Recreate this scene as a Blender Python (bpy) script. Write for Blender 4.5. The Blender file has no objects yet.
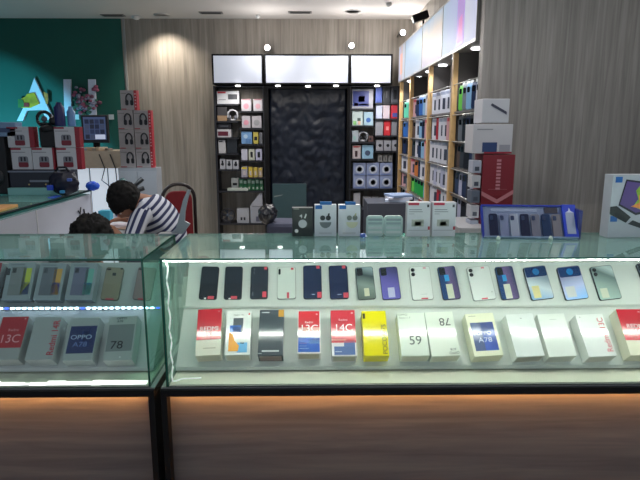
import bpy, bmesh, math, random
from mathutils import Vector, Matrix, Euler
random.seed(7)
S = bpy.context.scene
COL = S.collection
PI = math.pi
# ------------------------------------------------------------------ camera
F = 560.0; PITCH = math.radians(11.1); YAW = math.radians(-0.8); EYE = 1.5
cam_d = bpy.data.cameras.new('camera'); cam = bpy.data.objects.new('camera', cam_d); COL.objects.link(cam)
cam.location = (0, 0, EYE); cam.rotation_euler = (PI/2 - PITCH, 0, YAW)
cam_d.sensor_width = 36; cam_d.lens = F/640*36; cam_d.clip_start = .02
S.camera = cam
R3 = Euler((PI/2 - PITCH, 0, YAW)).to_matrix()
ORG = Vector((0, 0, EYE))
def ray(px, py): return R3 @ Vector(((px-320)/F, -(py-240)/F, -1))
def at(px, py, Y):
    d = ray(px, py); return ORG + d*(Y/d.y)
def atx(px, py, X):
    d = ray(px, py); return ORG + d*(X/d.x)
def hit(px, py, P, n):
    d = ray(px, py); return ORG + d*((P-ORG).dot(n)/d.dot(n))
# ------------------------------------------------------------------ materials
def lin(c):
    r = []
    for v in c:
        v = v/255
        r.append(v/12.92 if v <= .04045 else ((v+.055)/1.055)**2.4)
    return (*r, 1)
MC = {}
def mat(rgb, rough=.5, metal=0, emit=0, noise=0, scale=30, bump=0, spec=.5, stretch=None, coat=0):
    key = (tuple(rgb), rough, metal, emit, noise, scale, bump, spec, stretch, coat)
    if key in MC: return MC[key]
    m = bpy.data.materials.new('surface_%d' % len(MC)); m.use_nodes = True
    nt = m.node_tree; b = nt.nodes['Principled BSDF']; L = nt.links
    c = lin(rgb)
    b.inputs['Base Color'].default_value = c
    b.inputs['Roughness'].default_value = rough
    b.inputs['Metallic'].default_value = metal
    b.inputs['Specular IOR Level'].default_value = spec
    b.inputs['Coat Weight'].default_value = coat
    if emit:
        b.inputs['Emission Color'].default_value = c; b.inputs['Emission Strength'].default_value = emit
    if noise or bump:
        tc = nt.nodes.new('ShaderNodeTexCoord'); mp = nt.nodes.new('ShaderNodeMapping')
        L.new(tc.outputs['Object'], mp.inputs['Vector'])
        if stretch: mp.inputs['Scale'].default_value = stretch
        n = nt.nodes.new('ShaderNodeTexNoise'); n.inputs['Scale'].default_value = scale; n.inputs['Detail'].default_value = 5
        L.new(mp.outputs[0], n.inputs['Vector'])
        if noise:
            r = nt.nodes.new('ShaderNodeValToRGB')
            r.color_ramp.elements[0].position = .3; r.color_ramp.elements[1].position = .7
            r.color_ramp.elements[0].color = (*[x*(1-noise) for x in c[:3]], 1)
            r.color_ramp.elements[1].color = (*[min(1, x*(1+noise)) for x in c[:3]], 1)
            L.new(n.outputs['Fac'], r.inputs[0]); L.new(r.outputs[0], b.inputs['Base Color'])
        if bump:
            bp = nt.nodes.new('ShaderNodeBump'); bp.inputs['Strength'].default_value = bump; bp.inputs['Distance'].default_value = .02
            L.new(n.outputs['Fac'], bp.inputs['Height']); L.new(bp.outputs[0], b.inputs['Normal'])
    MC[key] = m
    return m
def glass(tint, gloss=1.0, name='glass', veil=0):
    m = bpy.data.materials.new(name); m.use_nodes = True; nt = m.node_tree; nt.nodes.clear(); L = nt.links
    N = nt.nodes.new
    geo = N('ShaderNodeNewGeometry'); dot = N('ShaderNodeVectorMath'); dot.operation = 'DOT_PRODUCT'
    L.new(geo.outputs['Incoming'], dot.inputs[0]); L.new(geo.outputs['Normal'], dot.inputs[1])
    ab = N('ShaderNodeMath'); ab.operation = 'ABSOLUTE'; L.new(dot.outputs['Value'], ab.inputs[0])
    su = N('ShaderNodeMath'); su.operation = 'SUBTRACT'; su.inputs[0].default_value = 1; L.new(ab.outputs[0], su.inputs[1])
    pw = N('ShaderNodeMath'); pw.operation = 'POWER'; L.new(su.outputs[0], pw.inputs[0]); pw.inputs[1].default_value = 5
    ml = N('ShaderNodeMath'); ml.operation = 'MULTIPLY_ADD'; L.new(pw.outputs[0], ml.inputs[0]); ml.inputs[1].default_value = .96*gloss; ml.inputs[2].default_value = .04*gloss
    t = N('ShaderNodeBsdfTransparent'); t.inputs[0].default_value = (*tint, 1)
    g = N('ShaderNodeBsdfGlossy'); g.inputs['Roughness'].default_value = .02; g.inputs['Color'].default_value = (.93, 1, .98, 1)
    mx = N('ShaderNodeMixShader'); L.new(ml.outputs[0], mx.inputs[0]); L.new(t.outputs[0], mx.inputs[1]); L.new(g.outputs[0], mx.inputs[2])
    if veil:  # teal diffuse mixed in, painting a bright reflected veil on the pane
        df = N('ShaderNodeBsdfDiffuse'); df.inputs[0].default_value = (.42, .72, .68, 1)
        m2 = N('ShaderNodeMixShader'); m2.inputs[0].default_value = veil; L.new(mx.outputs[0], m2.inputs[1]); L.new(df.outputs[0], m2.inputs[2]); mx = m2
    o = N('ShaderNodeOutputMaterial'); L.new(mx.outputs[0], o.inputs[0])
    return m
def wood(name, c1, c2, c3, stretch, scale, plank=None, rough=.5):
    m = bpy.data.materials.new(name); m.use_nodes = True; nt = m.node_tree; b = nt.nodes['Principled BSDF']; L = nt.links; N = nt.nodes.new
    tc = N('ShaderNodeTexCoord'); mp = N('ShaderNodeMapping'); mp.inputs['Scale'].default_value = stretch
    L.new(tc.outputs['Object'], mp.inputs[0])
    n = N('ShaderNodeTexNoise'); n.inputs['Scale'].default_value = scale; n.inputs['Detail'].default_value = 8; n.inputs['Roughness'].default_value = .6; n.inputs['Distortion'].default_value = .6
    L.new(mp.outputs[0], n.inputs['Vector'])
    r = N('ShaderNodeValToRGB'); e = r.color_ramp.elements
    e[0].position = .32; e[0].color = lin(c1); e[1].position = .68; e[1].color = lin(c3)
    k = e.new(.5); k.color = lin(c2)
    L.new(n.outputs['Fac'], r.inputs[0])
    col = r.outputs[0]
    if plank:
        mp2 = N('ShaderNodeMapping'); mp2.inputs['Scale'].default_value = plank; L.new(tc.outputs['Object'], mp2.inputs[0])
        n2 = N('ShaderNodeTexNoise'); n2.inputs['Scale'].default_value = 1; n2.inputs['Detail'].default_value = 1
        L.new(mp2.outputs[0], n2.inputs['Vector'])
        mr = N('ShaderNodeMapRange'); mr.inputs['From Min'].default_value = .3; mr.inputs['From Max'].default_value = .7
        mr.inputs['To Min'].default_value = .82; mr.inputs['To Max'].default_value = 1.12; L.new(n2.outputs['Fac'], mr.inputs['Value'])
        mm = N('ShaderNodeVectorMath'); mm.operation = 'SCALE'; L.new(col, mm.inputs[0]); L.new(mr.outputs[0], mm.inputs['Scale']); col = mm.outputs[0]
    L.new(col, b.inputs['Base Color']); b.inputs['Roughness'].default_value = rough
    return m
def ramp_emit(name, axis, stops, strength, scale=1.0, off=0.0):
    """backlit print: colours run along one object axis, with soft blotches like a printed picture"""
    m = bpy.data.materials.new(name); m.use_nodes = True; nt = m.node_tree; b = nt.nodes['Principled BSDF']; L = nt.links; N = nt.nodes.new
    tc = N('ShaderNodeTexCoord'); sp = N('ShaderNodeSeparateXYZ'); L.new(tc.outputs['Object'], sp.inputs[0])
    no = N('ShaderNodeTexNoise'); no.inputs['Scale'].default_value = 3; L.new(tc.outputs['Object'], no.inputs['Vector'])
    ma = N('ShaderNodeMath'); ma.operation = 'MULTIPLY_ADD'; ma.inputs[1].default_value = scale; ma.inputs[2].default_value = off
    L.new(sp.outputs[axis], ma.inputs[0])
    ad = N('ShaderNodeMath'); ad.operation = 'MULTIPLY_ADD'; L.new(no.outputs['Fac'], ad.inputs[0]); ad.inputs[1].default_value = .35; L.new(ma.outputs[0], ad.inputs[2])
    sb = N('ShaderNodeMath'); sb.operation = 'SUBTRACT'; L.new(ad.outputs[0], sb.inputs[0]); sb.inputs[1].default_value = .17
    r = N('ShaderNodeValToRGB'); e = r.color_ramp.elements
    e[0].position = stops[0][0]; e[0].color = lin(stops[0][1]); e[1].position = stops[-1][0]; e[1].color = lin(stops[-1][1])
    for p, c in stops[1:-1]: k = e.new(p); k.color = lin(c)
    L.new(sb.outputs[0], r.inputs[0]); L.new(r.outputs[0], b.inputs['Emission Color']); b.inputs['Base Color'].default_value = (.12, .12, .13, 1)
    b.inputs['Emission Strength'].default_value = strength
    return m
# ------------------------------------------------------------------ mesh builder
def rrect(w, h, r, n=4):
    pts = []
    for cx, cy, a0 in ((w/2-r, h/2-r, 0), (-w/2+r, h/2-r, 90), (-w/2+r, -h/2+r, 180), (w/2-r, -h/2+r, 270)):
        for i in range(n+1):
            a = math.radians(a0 + 90*i/n); pts.append((cx+r*math.cos(a), cy+r*math.sin(a)))
    return pts
def circ(r, n=20, cx=0, cy=0): return [(cx+r*math.cos(2*PI*i/n), cy+r*math.sin(2*PI*i/n)) for i in range(n)]
class MB:
    def __init__(s): s.v = []; s.f = []; s.mi = []; s.mats = []; s.smooth = []
    def idx(s, m):
        if m not in s.mats: s.mats.append(m)
        return s.mats.index(m)
    def add(s, vs, fs, m, M=None, smooth=False):
        o = len(s.v); k = s.idx(m)
        for v in vs:
            v = Vector(v)
            if M: v = M @ v
            s.v.append(v)
        for f in fs: s.f.append([o+i for i in f]); s.mi.append(k); s.smooth.append(smooth)
        return s
    def box(s, lo, hi, m, M=None, bev=0):
        if bev:
            bm = bmesh.new(); bmesh.ops.create_cube(bm, size=1)
            for v in bm.verts: v.co = Vector([(lo[i]+hi[i])/2 + v.co[i]*(hi[i]-lo[i]) for i in range(3)])
            bmesh.ops.bevel(bm, geom=bm.edges[:], offset=bev, segments=2, affect='EDGES', profile=.5)
            s.bm(bm, m, M); return s
        x0, y0, z0 = lo; x1, y1, z1 = hi
        return s.add([(x0,y0,z0),(x1,y0,z0),(x1,y1,z0),(x0,y1,z0),(x0,y0,z1),(x1,y0,z1),(x1,y1,z1),(x0,y1,z1)],
              [(0,3,2,1),(4,5,6,7),(0,1,5,4),(1,2,6,5),(2,3,7,6),(3,0,4,7)], m, M)
    def bm(s, bm, m, M=None, smooth=False):
        bm.verts.index_update()
        s.add([v.co.copy() for v in bm.verts], [[v.index for v in f.verts] for f in bm.faces], m, M, smooth); bm.free(); return s
    def prism(s, pts, z0, z1, m, M=None, inset=0):
        """outline in xy, extruded in z, optional chamfer at the top"""
        n = len(pts); vs = [(x, y, z0) for x, y in pts]; fs = [tuple(range(n-1, -1, -1))]
        rings = [(z0, 1)]
        if inset:
            cx = sum(p[0] for p in pts)/n; cy = sum(p[1] for p in pts)/n
            vs += [(x, y, z1-inset) for x, y in pts]
            def ins(p):
                d = Vector((p[0]-cx, p[1]-cy)); l = max(d.length, 1e-6); d *= (l-inset)/l; return (cx+d.x, cy+d.y)
            vs += [(*ins(p), z1) for p in pts]; k = 2
        else:
            vs += [(x, y, z1) for x, y in pts]; k = 1
        for j in range(k):
            for i in range(n):
                a = j*n+i; b = j*n+(i+1) % n; fs.append((a, b, b+n, a+n))
        fs.append(tuple(range(k*n, k*n+n)))
        return s.add(vs, fs, m, M)
    def poly(s, pts, m, M=None): return s.add(pts, [tuple(range(len(pts)))], m, M)
    def rect(s, x0, y0, x1, y1, z, m, M=None, t=.0004): # a printed or stuck-on patch lying on local z
        return s.box((x0, y0, z), (x1, y1, z+t), m, M)
    def lathe(s, prof, m, M=None, n=24):
        vs = []; fs = []
        for r, z in prof:
            for i in range(n): a = 2*PI*i/n; vs.append((r*math.cos(a), r*math.sin(a), z))
        for j in range(len(prof)-1):
            for i in range(n): fs.append((j*n+i, j*n+(i+1) % n, (j+1)*n+(i+1) % n, (j+1)*n+i))
        fs.append(tuple(range(n-1, -1, -1))); fs.append(tuple(range((len(prof)-1)*n, len(prof)*n)))
        return s.add(vs, fs, m, M, True)
    def ball(s, c, r, m, M=None, sub=3, jit=0, seed=1):
        bm = bmesh.new(); bmesh.ops.create_icosphere(bm, subdivisions=sub, radius=1)
        rg = random.Random(seed)
        for v in bm.verts:
            k = 1+jit*(rg.random()-.5); v.co = Vector([c[i]+v.co[i]*r[i]*k for i in range(3)])
        return s.bm(bm, m, M, True)
    def tube(s, pts, r, m, M=None, n=8, closed=False):
        pts = [Vector(p) for p in pts]; N = len(pts); vs = []; fs = []; up = Vector((0, 0, 1))
        for i, p in enumerate(pts):
            a = pts[(i-1) % N] if (closed or i) else pts[i]; b = pts[(i+1) % N] if (closed or i < N-1) else pts[i]
            t = (b-a).normalized(); u = t.cross(up)
            if u.length < .05: u = t.cross(Vector((0, 1, 0)))
            u.normalize(); w = u.cross(t); rr = r[i] if isinstance(r, (list, tuple)) else r
            for k in range(n): an = 2*PI*k/n; vs.append(p+u*math.cos(an)*rr+w*math.sin(an)*rr)
        for j in range(N if closed else N-1):
            for k in range(n):
                q = ((j+1) % N)*n; fs.append((j*n+k, q+k, q+(k+1) % n, j*n+(k+1) % n))
        if not closed: fs.append(tuple(range(n))); fs.append(tuple(range(N*n-1, (N-1)*n-1, -1)))
        return s.add(vs, fs, m, M, True)
    def build(s, name, parent=None, loc=None, rot=None):
        me = bpy.data.meshes.new(name); me.from_pydata([tuple(v) for v in s.v], [], s.f)
        for m in s.mats: me.materials.append(m)
        for p, k, sm in zip(me.polygons, s.mi, s.smooth): p.material_index = k; p.use_smooth = sm
        bm = bmesh.new(); bm.from_mesh(me); bmesh.ops.recalc_face_normals(bm, faces=bm.faces[:]); bm.to_mesh(me); bm.free()
        me.update()
        o = bpy.data.objects.new(name, me); COL.objects.link(o)
        if parent: o.parent = parent
        if loc is not None: o.location = loc
        if rot is not None: o.rotation_euler = rot
        return o
def tag(o, label=None, cat=None, group=None, kind=None):
    for k, v in (('label', label), ('category', cat), ('group', group), ('kind', kind)):
        if v: o[k] = v
    return o
def thing(name, label, cat, loc=(0, 0, 0), rot=(0, 0, 0), group=None):
    o = bpy.data.objects.new(name, None); COL.objects.link(o); o.empty_display_size = .05
    o.location = loc; o.rotation_euler = rot
    return tag(o, label, cat, group)
def text_mb(s, size, m, align='CENTER', bold=0, sx=1):
    cu = bpy.data.curves.new('lettering', 'FONT'); cu.body = s; cu.size = size; cu.align_x = align; cu.align_y = 'CENTER'
    cu.offset = 0; cu.extrude = .0003
    o = bpy.data.objects.new('lettering', cu); me = bpy.data.meshes.new_from_object(o)
    mb = MB(); mb.add([(v.co.x*sx, v.co.y, v.co.z+.0004) for v in me.vertices], [list(p.vertices) for p in me.polygons], m)
    bpy.data.objects.remove(o); bpy.data.curves.remove(cu); bpy.data.meshes.remove(me)
    return mb
def text(s, size, m, parent, loc, rot=(0, 0, 0), align='CENTER', bold=0, sx=1):
    return text_mb(s, size, m, align, bold, sx).build('lettering', parent, loc, rot)

WHITE = mat((228, 228, 226), .45, noise=.02); BLACK = mat((14, 14, 17), .4, noise=.1); EDGE = mat((22, 92, 76), .15)
GREYM = mat((120, 122, 124), .4, .6); SILVER = mat((190, 190, 188), .3, .8); FRAME = mat((12, 12, 15), .55, noise=.15, spec=.2)
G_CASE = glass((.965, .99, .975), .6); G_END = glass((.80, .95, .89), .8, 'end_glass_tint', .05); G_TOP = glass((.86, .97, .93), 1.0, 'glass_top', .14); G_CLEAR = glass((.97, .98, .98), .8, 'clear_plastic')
WALL = wood('grey_wood_cladding', (126, 119, 112), (147, 140, 131), (164, 156, 148), (16, 16, .7), 1.6, (5, 5, .35))
WALLR = wood('grey_wood_cladding_right', (114, 110, 108), (132, 128, 125), (148, 144, 141), (24, 24, .9), 1.6, (6, 6, .3))
BASEW = wood('brown_wood_laminate', (78, 80, 84), (92, 93, 96), (106, 106, 107), (.5, 9, 9), 2.5, (.01, 1, 4), .45)
# ------------------------------------------------------------------ room shell
def struct(name, mb, parent=None):
    o = mb.build(name, parent)
    if not parent: o['kind'] = 'structure'
    return o
YB = 7.0; CEIL = at(300, 19, YB).z
struct('floor', MB().box((-4.6, -1.5, -.1), (3.4, YB, 0), mat((170, 164, 156), .3, noise=.05, scale=3)))
struct('ceiling', MB().box((-4.6, .9, CEIL), (3.4, YB, CEIL+.1), mat((208, 203, 200), .8, noise=.02, scale=2)))
xw = at(126, 100, YB).x; XS = 1.20; YR = 3.41
struct('wall_back', MB().box((xw, YB, 0), (XS+.1, YB+.1, CEIL), WALL))
struct('wall_back_left', MB().box((-4.6, YB, 0), (xw, YB+.1, CEIL), mat((16, 84, 74), .6, noise=.03, scale=4)))
struct('wall_left', MB().box((-4.7, .9, 0), (-4.6, YB, CEIL), mat((110, 112, 112), .7, noise=.03, scale=4)))
struct('wall_side', MB().box((XS, YR+.1, 0), (XS+.1, YB, CEIL), WALL))
struct('wall_right', MB().box((1.0, YR, 0), (3.4, YR+.07, CEIL), WALLR))
struct('wall_far_right', MB().box((3.4, .9, 0), (3.5, YR+.1, CEIL), WALLR))
p = at(126, 60, YB); struct('trim_1', MB().box((p.x-.012, YB-.012, 0), (p.x+.012, YB, CEIL), mat((150, 150, 150), .4)))
# ------------------------------------------------------------------ display counters
YF = 1.95; YK = 2.44
ZT = at(312, 258, YF).z; ZB = at(312, 388, YF).z
T = .008
LP0 = at(312, 366, 2.075); LP1 = at(312, 308, 2.25)   # lower slope of the step
UP0 = at(312, 306.5, 2.275); UP1 = at(312, 262.5, 2.385)  # upper slope
LED_MAIN = mat((255, 253, 246), emit=60); LED_WARM = mat((255, 170, 92), emit=110)
def pane(lo, hi, name, parent, gm, axis):
    mb = MB(); x0, y0, z0 = lo; x1, y1, z1 = hi
    vs = [(x0,y0,z0),(x1,y0,z0),(x1,y1,z0),(x0,y1,z0),(x0,y0,z1),(x1,y0,z1),(x1,y1,z1),(x0,y1,z1)]
    for f, ax in (((0,3,2,1), 2), ((4,5,6,7), 2), ((0,1,5,4), 1), ((1,2,6,5), 0), ((2,3,7,6), 1), ((3,0,4,7), 0)):
        mb.add([vs[i] for i in f], [(0,1,2,3)], gm if ax == axis else EDGE)
    return mb.build(name, parent)
def counter(label, X0, X1, GX0, GX1, DX0, DX1, led_top, led_step, led_deck, boardm):
    c = thing('display_counter', label, 'display counter', (0, 0, 0))
    MB().box((X0+.02, YF+.07, .04), (X1-.02, YK, ZB-.0035), mat((60, 56, 54), .6)).build('carcass', c)
    MB().box((X0+.02, YF+.032, .05), (X1-.02, YF+.050, ZB-.0035), BASEW).build('base_panel', c)
    MB().box((X0, YF-.012, ZB-.026), (X1, YF-.002, ZB-.003), FRAME).box((X0, YF-.012, ZB-.003), (X1, YF+.03, ZB), FRAME).box((X0, YF-.012, .04), (X0+.022, YF+.07, ZB-.026), FRAME)\
        .box((X1-.022, YF-.012, .04), (X1, YF+.07, ZB-.026), FRAME).box((X0, YF-.012, 0), (X1, YF+.07, .045), FRAME).build('base_frame', c)
    MB().box((X0+.03, YF+.0, ZB-.010), (X1-.03, YF+.008, ZB-.004), LED_WARM).build('warm_light_strip', c)
    MB().box((X0, YF+.0, ZB), (X1, YK, ZB+.006), SILVER).box((GX0+.01, YF+.012, ZB+.006), (GX1-.01, YK-.01, ZB+.012), mat((214, 214, 196), .35)).build('deck', c)
    pane((GX0, YF, ZB+.006), (GX1, YF+T, ZT-T), 'front_glass', c, G_CASE, 1)
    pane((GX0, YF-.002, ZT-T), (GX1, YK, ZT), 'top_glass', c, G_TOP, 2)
    for n, x in (('end_glass', GX0), ('end_glass', GX1-T)):
        pane((x, YF+T, ZB+.006), (x+T, YK, ZT-T), n, c, G_END, 0)
    pane((GX0+T, YK-T, ZB+.006), (GX1-T, YK, ZT-T), 'back_glass', c, G_CASE, 1)
    d = .006
    pr = [(LP0.y+.02, ZB+.012), (LP0.y+.02, ZB+.018), (LP0.y-.004, ZB+.018), (LP0.y-.004, LP0.z), (LP0.y, LP0.z+.003), (LP1.y, LP1.z), (LP1.y, LP1.z+.004), (LP1.y-.009, LP1.z+.004), (LP1.y-.009, LP1.z+.013), (UP0.y, UP0.z), (UP1.y, UP1.z), (UP1.y+.01, UP1.z), (UP1.y+.01, ZB+.012)]
    mb = MB(); n = len(pr)
    mb.add([(DX0, y, z) for y, z in pr]+[(DX1, y, z) for y, z in pr], [tuple(range(n)), tuple(range(2*n-1, n-1, -1))]+[(i, (i+1) % n, n+(i+1) % n, n+i) for i in range(n)], boardm)
    st = mb.build('display_step', c)
    if led_top: MB().box((GX0+.012, YF+T+.002, ZT-T-.006), (GX1-.012, YF+T+.010, ZT-T-.001), LED_MAIN).build('light_strip', c)
    if led_step:
        m = MB(); m.box((DX0, LP1.y-.0125, LP1.z+.003), (DX1, LP1.y-.0095, LP1.z+.013), mat((190, 215, 225), .3)); x = DX1-.01; k = 0
        while x > max(DX0, -1.5):
            cc = mat((215, 236, 255), emit=14) if k % 13 else mat((60, 90, 255), emit=3)
            m.box((x-.012, LP1.y-.016, LP1.z+.005), (x, LP1.y-.013, LP1.z+.011), cc); x -= .024; k += 1
        m.build('light_strip', c)
    if led_deck:
        m = MB(); x = GX1-.02; rg = random.Random(5)
        while x > max(GX0+.02, -1.6):
            ln = rg.uniform(.02, .07); m.box((x-ln, YF+T+.004, ZB+.012), (x, YF+T+.010+rg.uniform(.008, .028), ZB+.016), mat((245, 245, 240), emit=rg.choice((1.2, 2.2, 3.6, 5)))); x -= ln
        m.build('light_strip', c)
    return c
XL = at(157, 430, YF).x; XM = at(160.5, 392, YF-.012).x
gl = at(146, 320, YF).x; gm_ = at(162.5, 320, YF).x
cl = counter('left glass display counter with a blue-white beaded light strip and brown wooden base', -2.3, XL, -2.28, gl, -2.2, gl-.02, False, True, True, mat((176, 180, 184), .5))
cm = counter('long main glass display counter with phones and boxes in two rows, brown wooden base', XM, 2.3, gm_, 2.28, at(176, 366, 2.075).x, 2.2, True, False, False, mat((206, 212, 206), .5))
# white cord of the case lamp hanging in the left corner of the main case
pts = [(gm_+.02+.003*math.sin(i*1.3), YF+.022, ZT-.02-(ZT-ZB-.04)*i/24) for i in range(25)]
pts += [(gm_+.03, YF+.03, ZB+.018), (gm_+.05, YF+.05, ZB+.017), (gm_+.12, YF+.055, ZB+.017)]
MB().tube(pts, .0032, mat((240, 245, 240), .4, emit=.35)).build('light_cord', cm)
for x0, x1 in ((-2.28, gl), (gm_, 2.28)): pass
# ------------------------------------------------------------------ things lying on the steps
def fit(quad, lower, t):
    """quad = top-left x, top-right x, bottom-left x, bottom-right x, y top, y bottom of the face in the photo"""
    P, Q = (LP0, LP1) if lower else (UP0, UP1)
    u = (Q-P); u.x = 0; a = math.atan2(u.z, u.y); n = Vector((0, -math.sin(a), math.cos(a))); u.normalize()
    xt0, xt1, xb0, xb1, yt, yb = quad
    Pn = P + n*t
    h = [hit(*q, Pn, n) for q in ((xt0, yt), (xt1, yt), (xb0, yb), (xb1, yb))]
    top = (h[0]+h[1])/2; bot = (h[2]+h[3])/2; w = ((h[1]-h[0]).length+(h[3]-h[2]).length)/2
    L = (top-bot).length; d = top-bot
    phi = math.atan2(-d.x, d.dot(u))
    M = Matrix.Rotation(a, 4, 'X') @ Matrix.Rotation(phi, 4, 'Z')
    base = bot - n*(t-.0015)
    return base, M.to_euler(), w, L
RED = mat((205, 48, 62), .3); INK = mat((70, 72, 74), .5); WT = mat((245, 245, 245), .5)
def carton(quad, label, base_rgb, t=.064, art=(), texts=(), group=None, rough=.13, lower=True, end=None, lab2=None):
    loc, rot, w, L = fit(quad, lower, t)
    c = thing('phone_box', label, 'phone box', loc, rot, group)
    bm_ = mat(base_rgb, rough, noise=.015, spec=.9)
    mb = MB().box((-w/2, 0, 0), (w/2, L, t), bm_, bev=.0012)
    for (x0, y0, x1, y1, rgb) in art: mb.rect((x0-.5)*w, y0*L, (x1-.5)*w, y1*L, t, mat(rgb, rough, spec=.9))
    if end: mb.box((-w/2+.006, -.0004, .008), (w/2-.006, 0, t-.01), mat(end, .5))
    mb.build('carton', c)
    for (s, x, y, size, rgb, rz, bold, sx) in texts:
        text(s, size, mat(rgb, .5), c, ((x-.5)*w, y*L, t+.0006), (0, 0, math.radians(rz)), bold=bold, sx=sx)
    return c, w, L, t
B = []
carton((198, 222.3, 195.5, 220, 309.3, 355.5), 'red and cream phone box at the left end of the main case front row', (236, 232, 214),
  art=((0.0, .33, 1, 1, (205, 42, 58)), (.3, .14, .8, .16, (190, 186, 160)), (.82, .93, .92, .95, (240, 220, 220))),
  texts=(('REDMI', .5, .56, .026, (250, 236, 238), 0, .0006, 1), ('A6', .5, .45, .026, (250, 236, 238), 0, .0006, 1)), end=(196, 192, 176))
c, w, L, t = carton((227, 252, 224.5, 249.5, 311, 355), 'white phone box printed with a dark phone over orange and blue shapes', (238, 240, 236),
  art=((.28, .5, .68, .83, (92, 98, 106)), (.15, .5, .6, .66, (72, 122, 214)), (.48, .05, .88, .27, (120, 190, 236)), (.6, .24, .75, .27, (70, 90, 110)), (.15, .82, .16, .83, (80, 80, 80)), (.88, .9, .94, .94, (215, 80, 70))),
  texts=(('Redmi 14C', .5, .9, .009, (120, 130, 120), 0, 0, 1),), end=(200, 196, 180))
MB().prism([(-.36*w, .08*L), (.02*w, .08*L), (.06*w, .2*L), (-.14*w, .32*L), (-.2*w, .45*L), (-.36*w, .5*L)], t+.0004, t+.001, mat((240, 160, 40), .3)).build('printed_shape', c)
carton((259.5, 284.5, 258, 282.5, 310, 355.5), 'glossy dark grey phone box with an orange corner badge', (76, 84, 92), art=((.78, .84, 1, 1, (206, 150, 60)), (.16, .075, .84, .11, (208, 210, 212)), (.0, .03, .16, .05, (170, 172, 172)), (.1, .93, .4, .95, (196, 198, 200))), rough=.11, end=(140, 120, 118))
carton((298, 320, 296.8, 321, 311, 353.5), 'red, white and blue phone box right of the glossy dark grey one', (240, 236, 234),
  art=((.04, .6, .96, .99, (216, 52, 62)), (.04, .4, .96, .6, (238, 170, 160)), (.04, .03, .96, .36, (62, 104, 196)), (.5, .22, .96, .36, (120, 170, 230)), (.8, .9, .88, .93, (255, 220, 220)), (.1, .1, .5, .12, (190, 205, 240)), (.1, .16, .4, .18, (190, 205, 240)), (.1, .22, .4, .24, (210, 150, 190))),
  texts=(('Redmi', .5, .72, .013, (250, 230, 230), 0, 0, 1), ('13C', .5, .57, .042, (252, 244, 244), 0, 0, 1.05)), end=(176, 170, 152))
carton((330.5, 354.5, 332, 357, 310.5, 356), 'red phone box with slate blue lower print, right of the red, white and blue box', (238, 232, 236),
  art=((.0, .28, 1, 1, (210, 58, 72)), (.1, .02, .94, .2, (98, 120, 172)), (.5, .18, .94, .32, (104, 128, 180)), (.0, .32, .6, .36, (236, 150, 140)), (.84, .92, .92, .95, (255, 220, 220)), (.14, .08, .4, .1, (200, 210, 235))),
  texts=(('Redmi', .5, .78, .014, (248, 200, 206), 0, 0, 1), ('14C', .5, .60, .042, (250, 236, 238), 0, 0, 1.05)), end=(186, 180, 164))
carton((361.5, 385.5, 364.5, 389.5, 311, 356), 'bright yellow phone box with dark sideways lettering', (240, 224, 10), art=((.03, .82, .13, .94, (70, 66, 30)),),
  texts=(('POCO C75', .86, .36, .026, (82, 76, 26), 90, 0, 1.0),), rough=.12)
carton((397, 424, 401.5, 430, 313, 356), 'white phone box printed 59 on its front', (232, 240, 226),
  texts=(('59', .55, .34, .052, (96, 108, 100), 0, 0, 1), ('OPPO', .2, .95, .014, (130, 138, 130), 0, 0, 1), ('Reno11 F', .26, .88, .012, (130, 138, 130), 0, 0, 1)), end=(196, 196, 180))
carton((424.5, 452, 431.5, 461, 312, 356), 'white phone box printed 78 lying upside down', (234, 240, 226),
  texts=(('78', .66, .77, .047, (78, 84, 80), 180, .0012, 1), ('A78', .78, .14, .014, (120, 126, 118), 180, 0, 1), ('OPPO', .8, .06, .015, (120, 126, 118), 180, 0, 1)), end=(206, 206, 188))
carton((464, 493.5, 475, 503, 313.5, 356), 'cream phone box with a blue and grey picture window', (240, 240, 212),
  art=((.1, .12, .9, .78, (96, 110, 150)), (.45, .12, .9, .78, (92, 118, 214)), (.1, .93, .35, .945, (180, 180, 160))),
  texts=(('A78', .5, .36, .028, (205, 215, 245), 0, 0, 1.2), ('OPPO', .5, .52, .022, (190, 200, 235), 0, 0, 1.05)), end=(216, 212, 186))
carton((505, 532.5, 516.5, 545, 314, 356.5), 'plain white phone box beside the cream box with the blue picture', (234, 238, 234), art=((.3, .58, .72, .588, (190, 196, 192)), (.5, .88, .55, .9, (150, 155, 150))), end=(150, 148, 140))
carton((536.5, 564, 549, 577, 314, 356.5), 'plain white phone box left of the white box with sideways red lettering', (236, 240, 232), art=((.3, .58, .72, .588, (190, 196, 192)), (.4, .86, .65, .868, (170, 175, 170))), end=(196, 198, 190))
carton((574.5, 602.5, 589, 617, 314.5, 356.5), 'white phone box with red lettering running up its side, near the right end', (238, 240, 236), art=((.12, .93, .16, .945, (120, 120, 120)),),
  texts=(('Redmi  13C', .84, .5, .033, (208, 64, 82), 90, 0, .92),), end=(196, 194, 186))
carton((615.5, 641, 630.5, 657, 309.5, 355.5), 'red and cream phone box cut by the right edge of the picture', (238, 234, 210),
  art=((0.0, .32, 1, 1, (205, 42, 58)), (.82, .93, .92, .95, (240, 220, 220))),
  texts=(('REDMI', .56, .62, .026, (250, 236, 238), 0, .0006, 1), ('A6', .56, .5, .026, (250, 236, 238), 0, .0006, 1)), end=(210, 206, 184))
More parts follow.
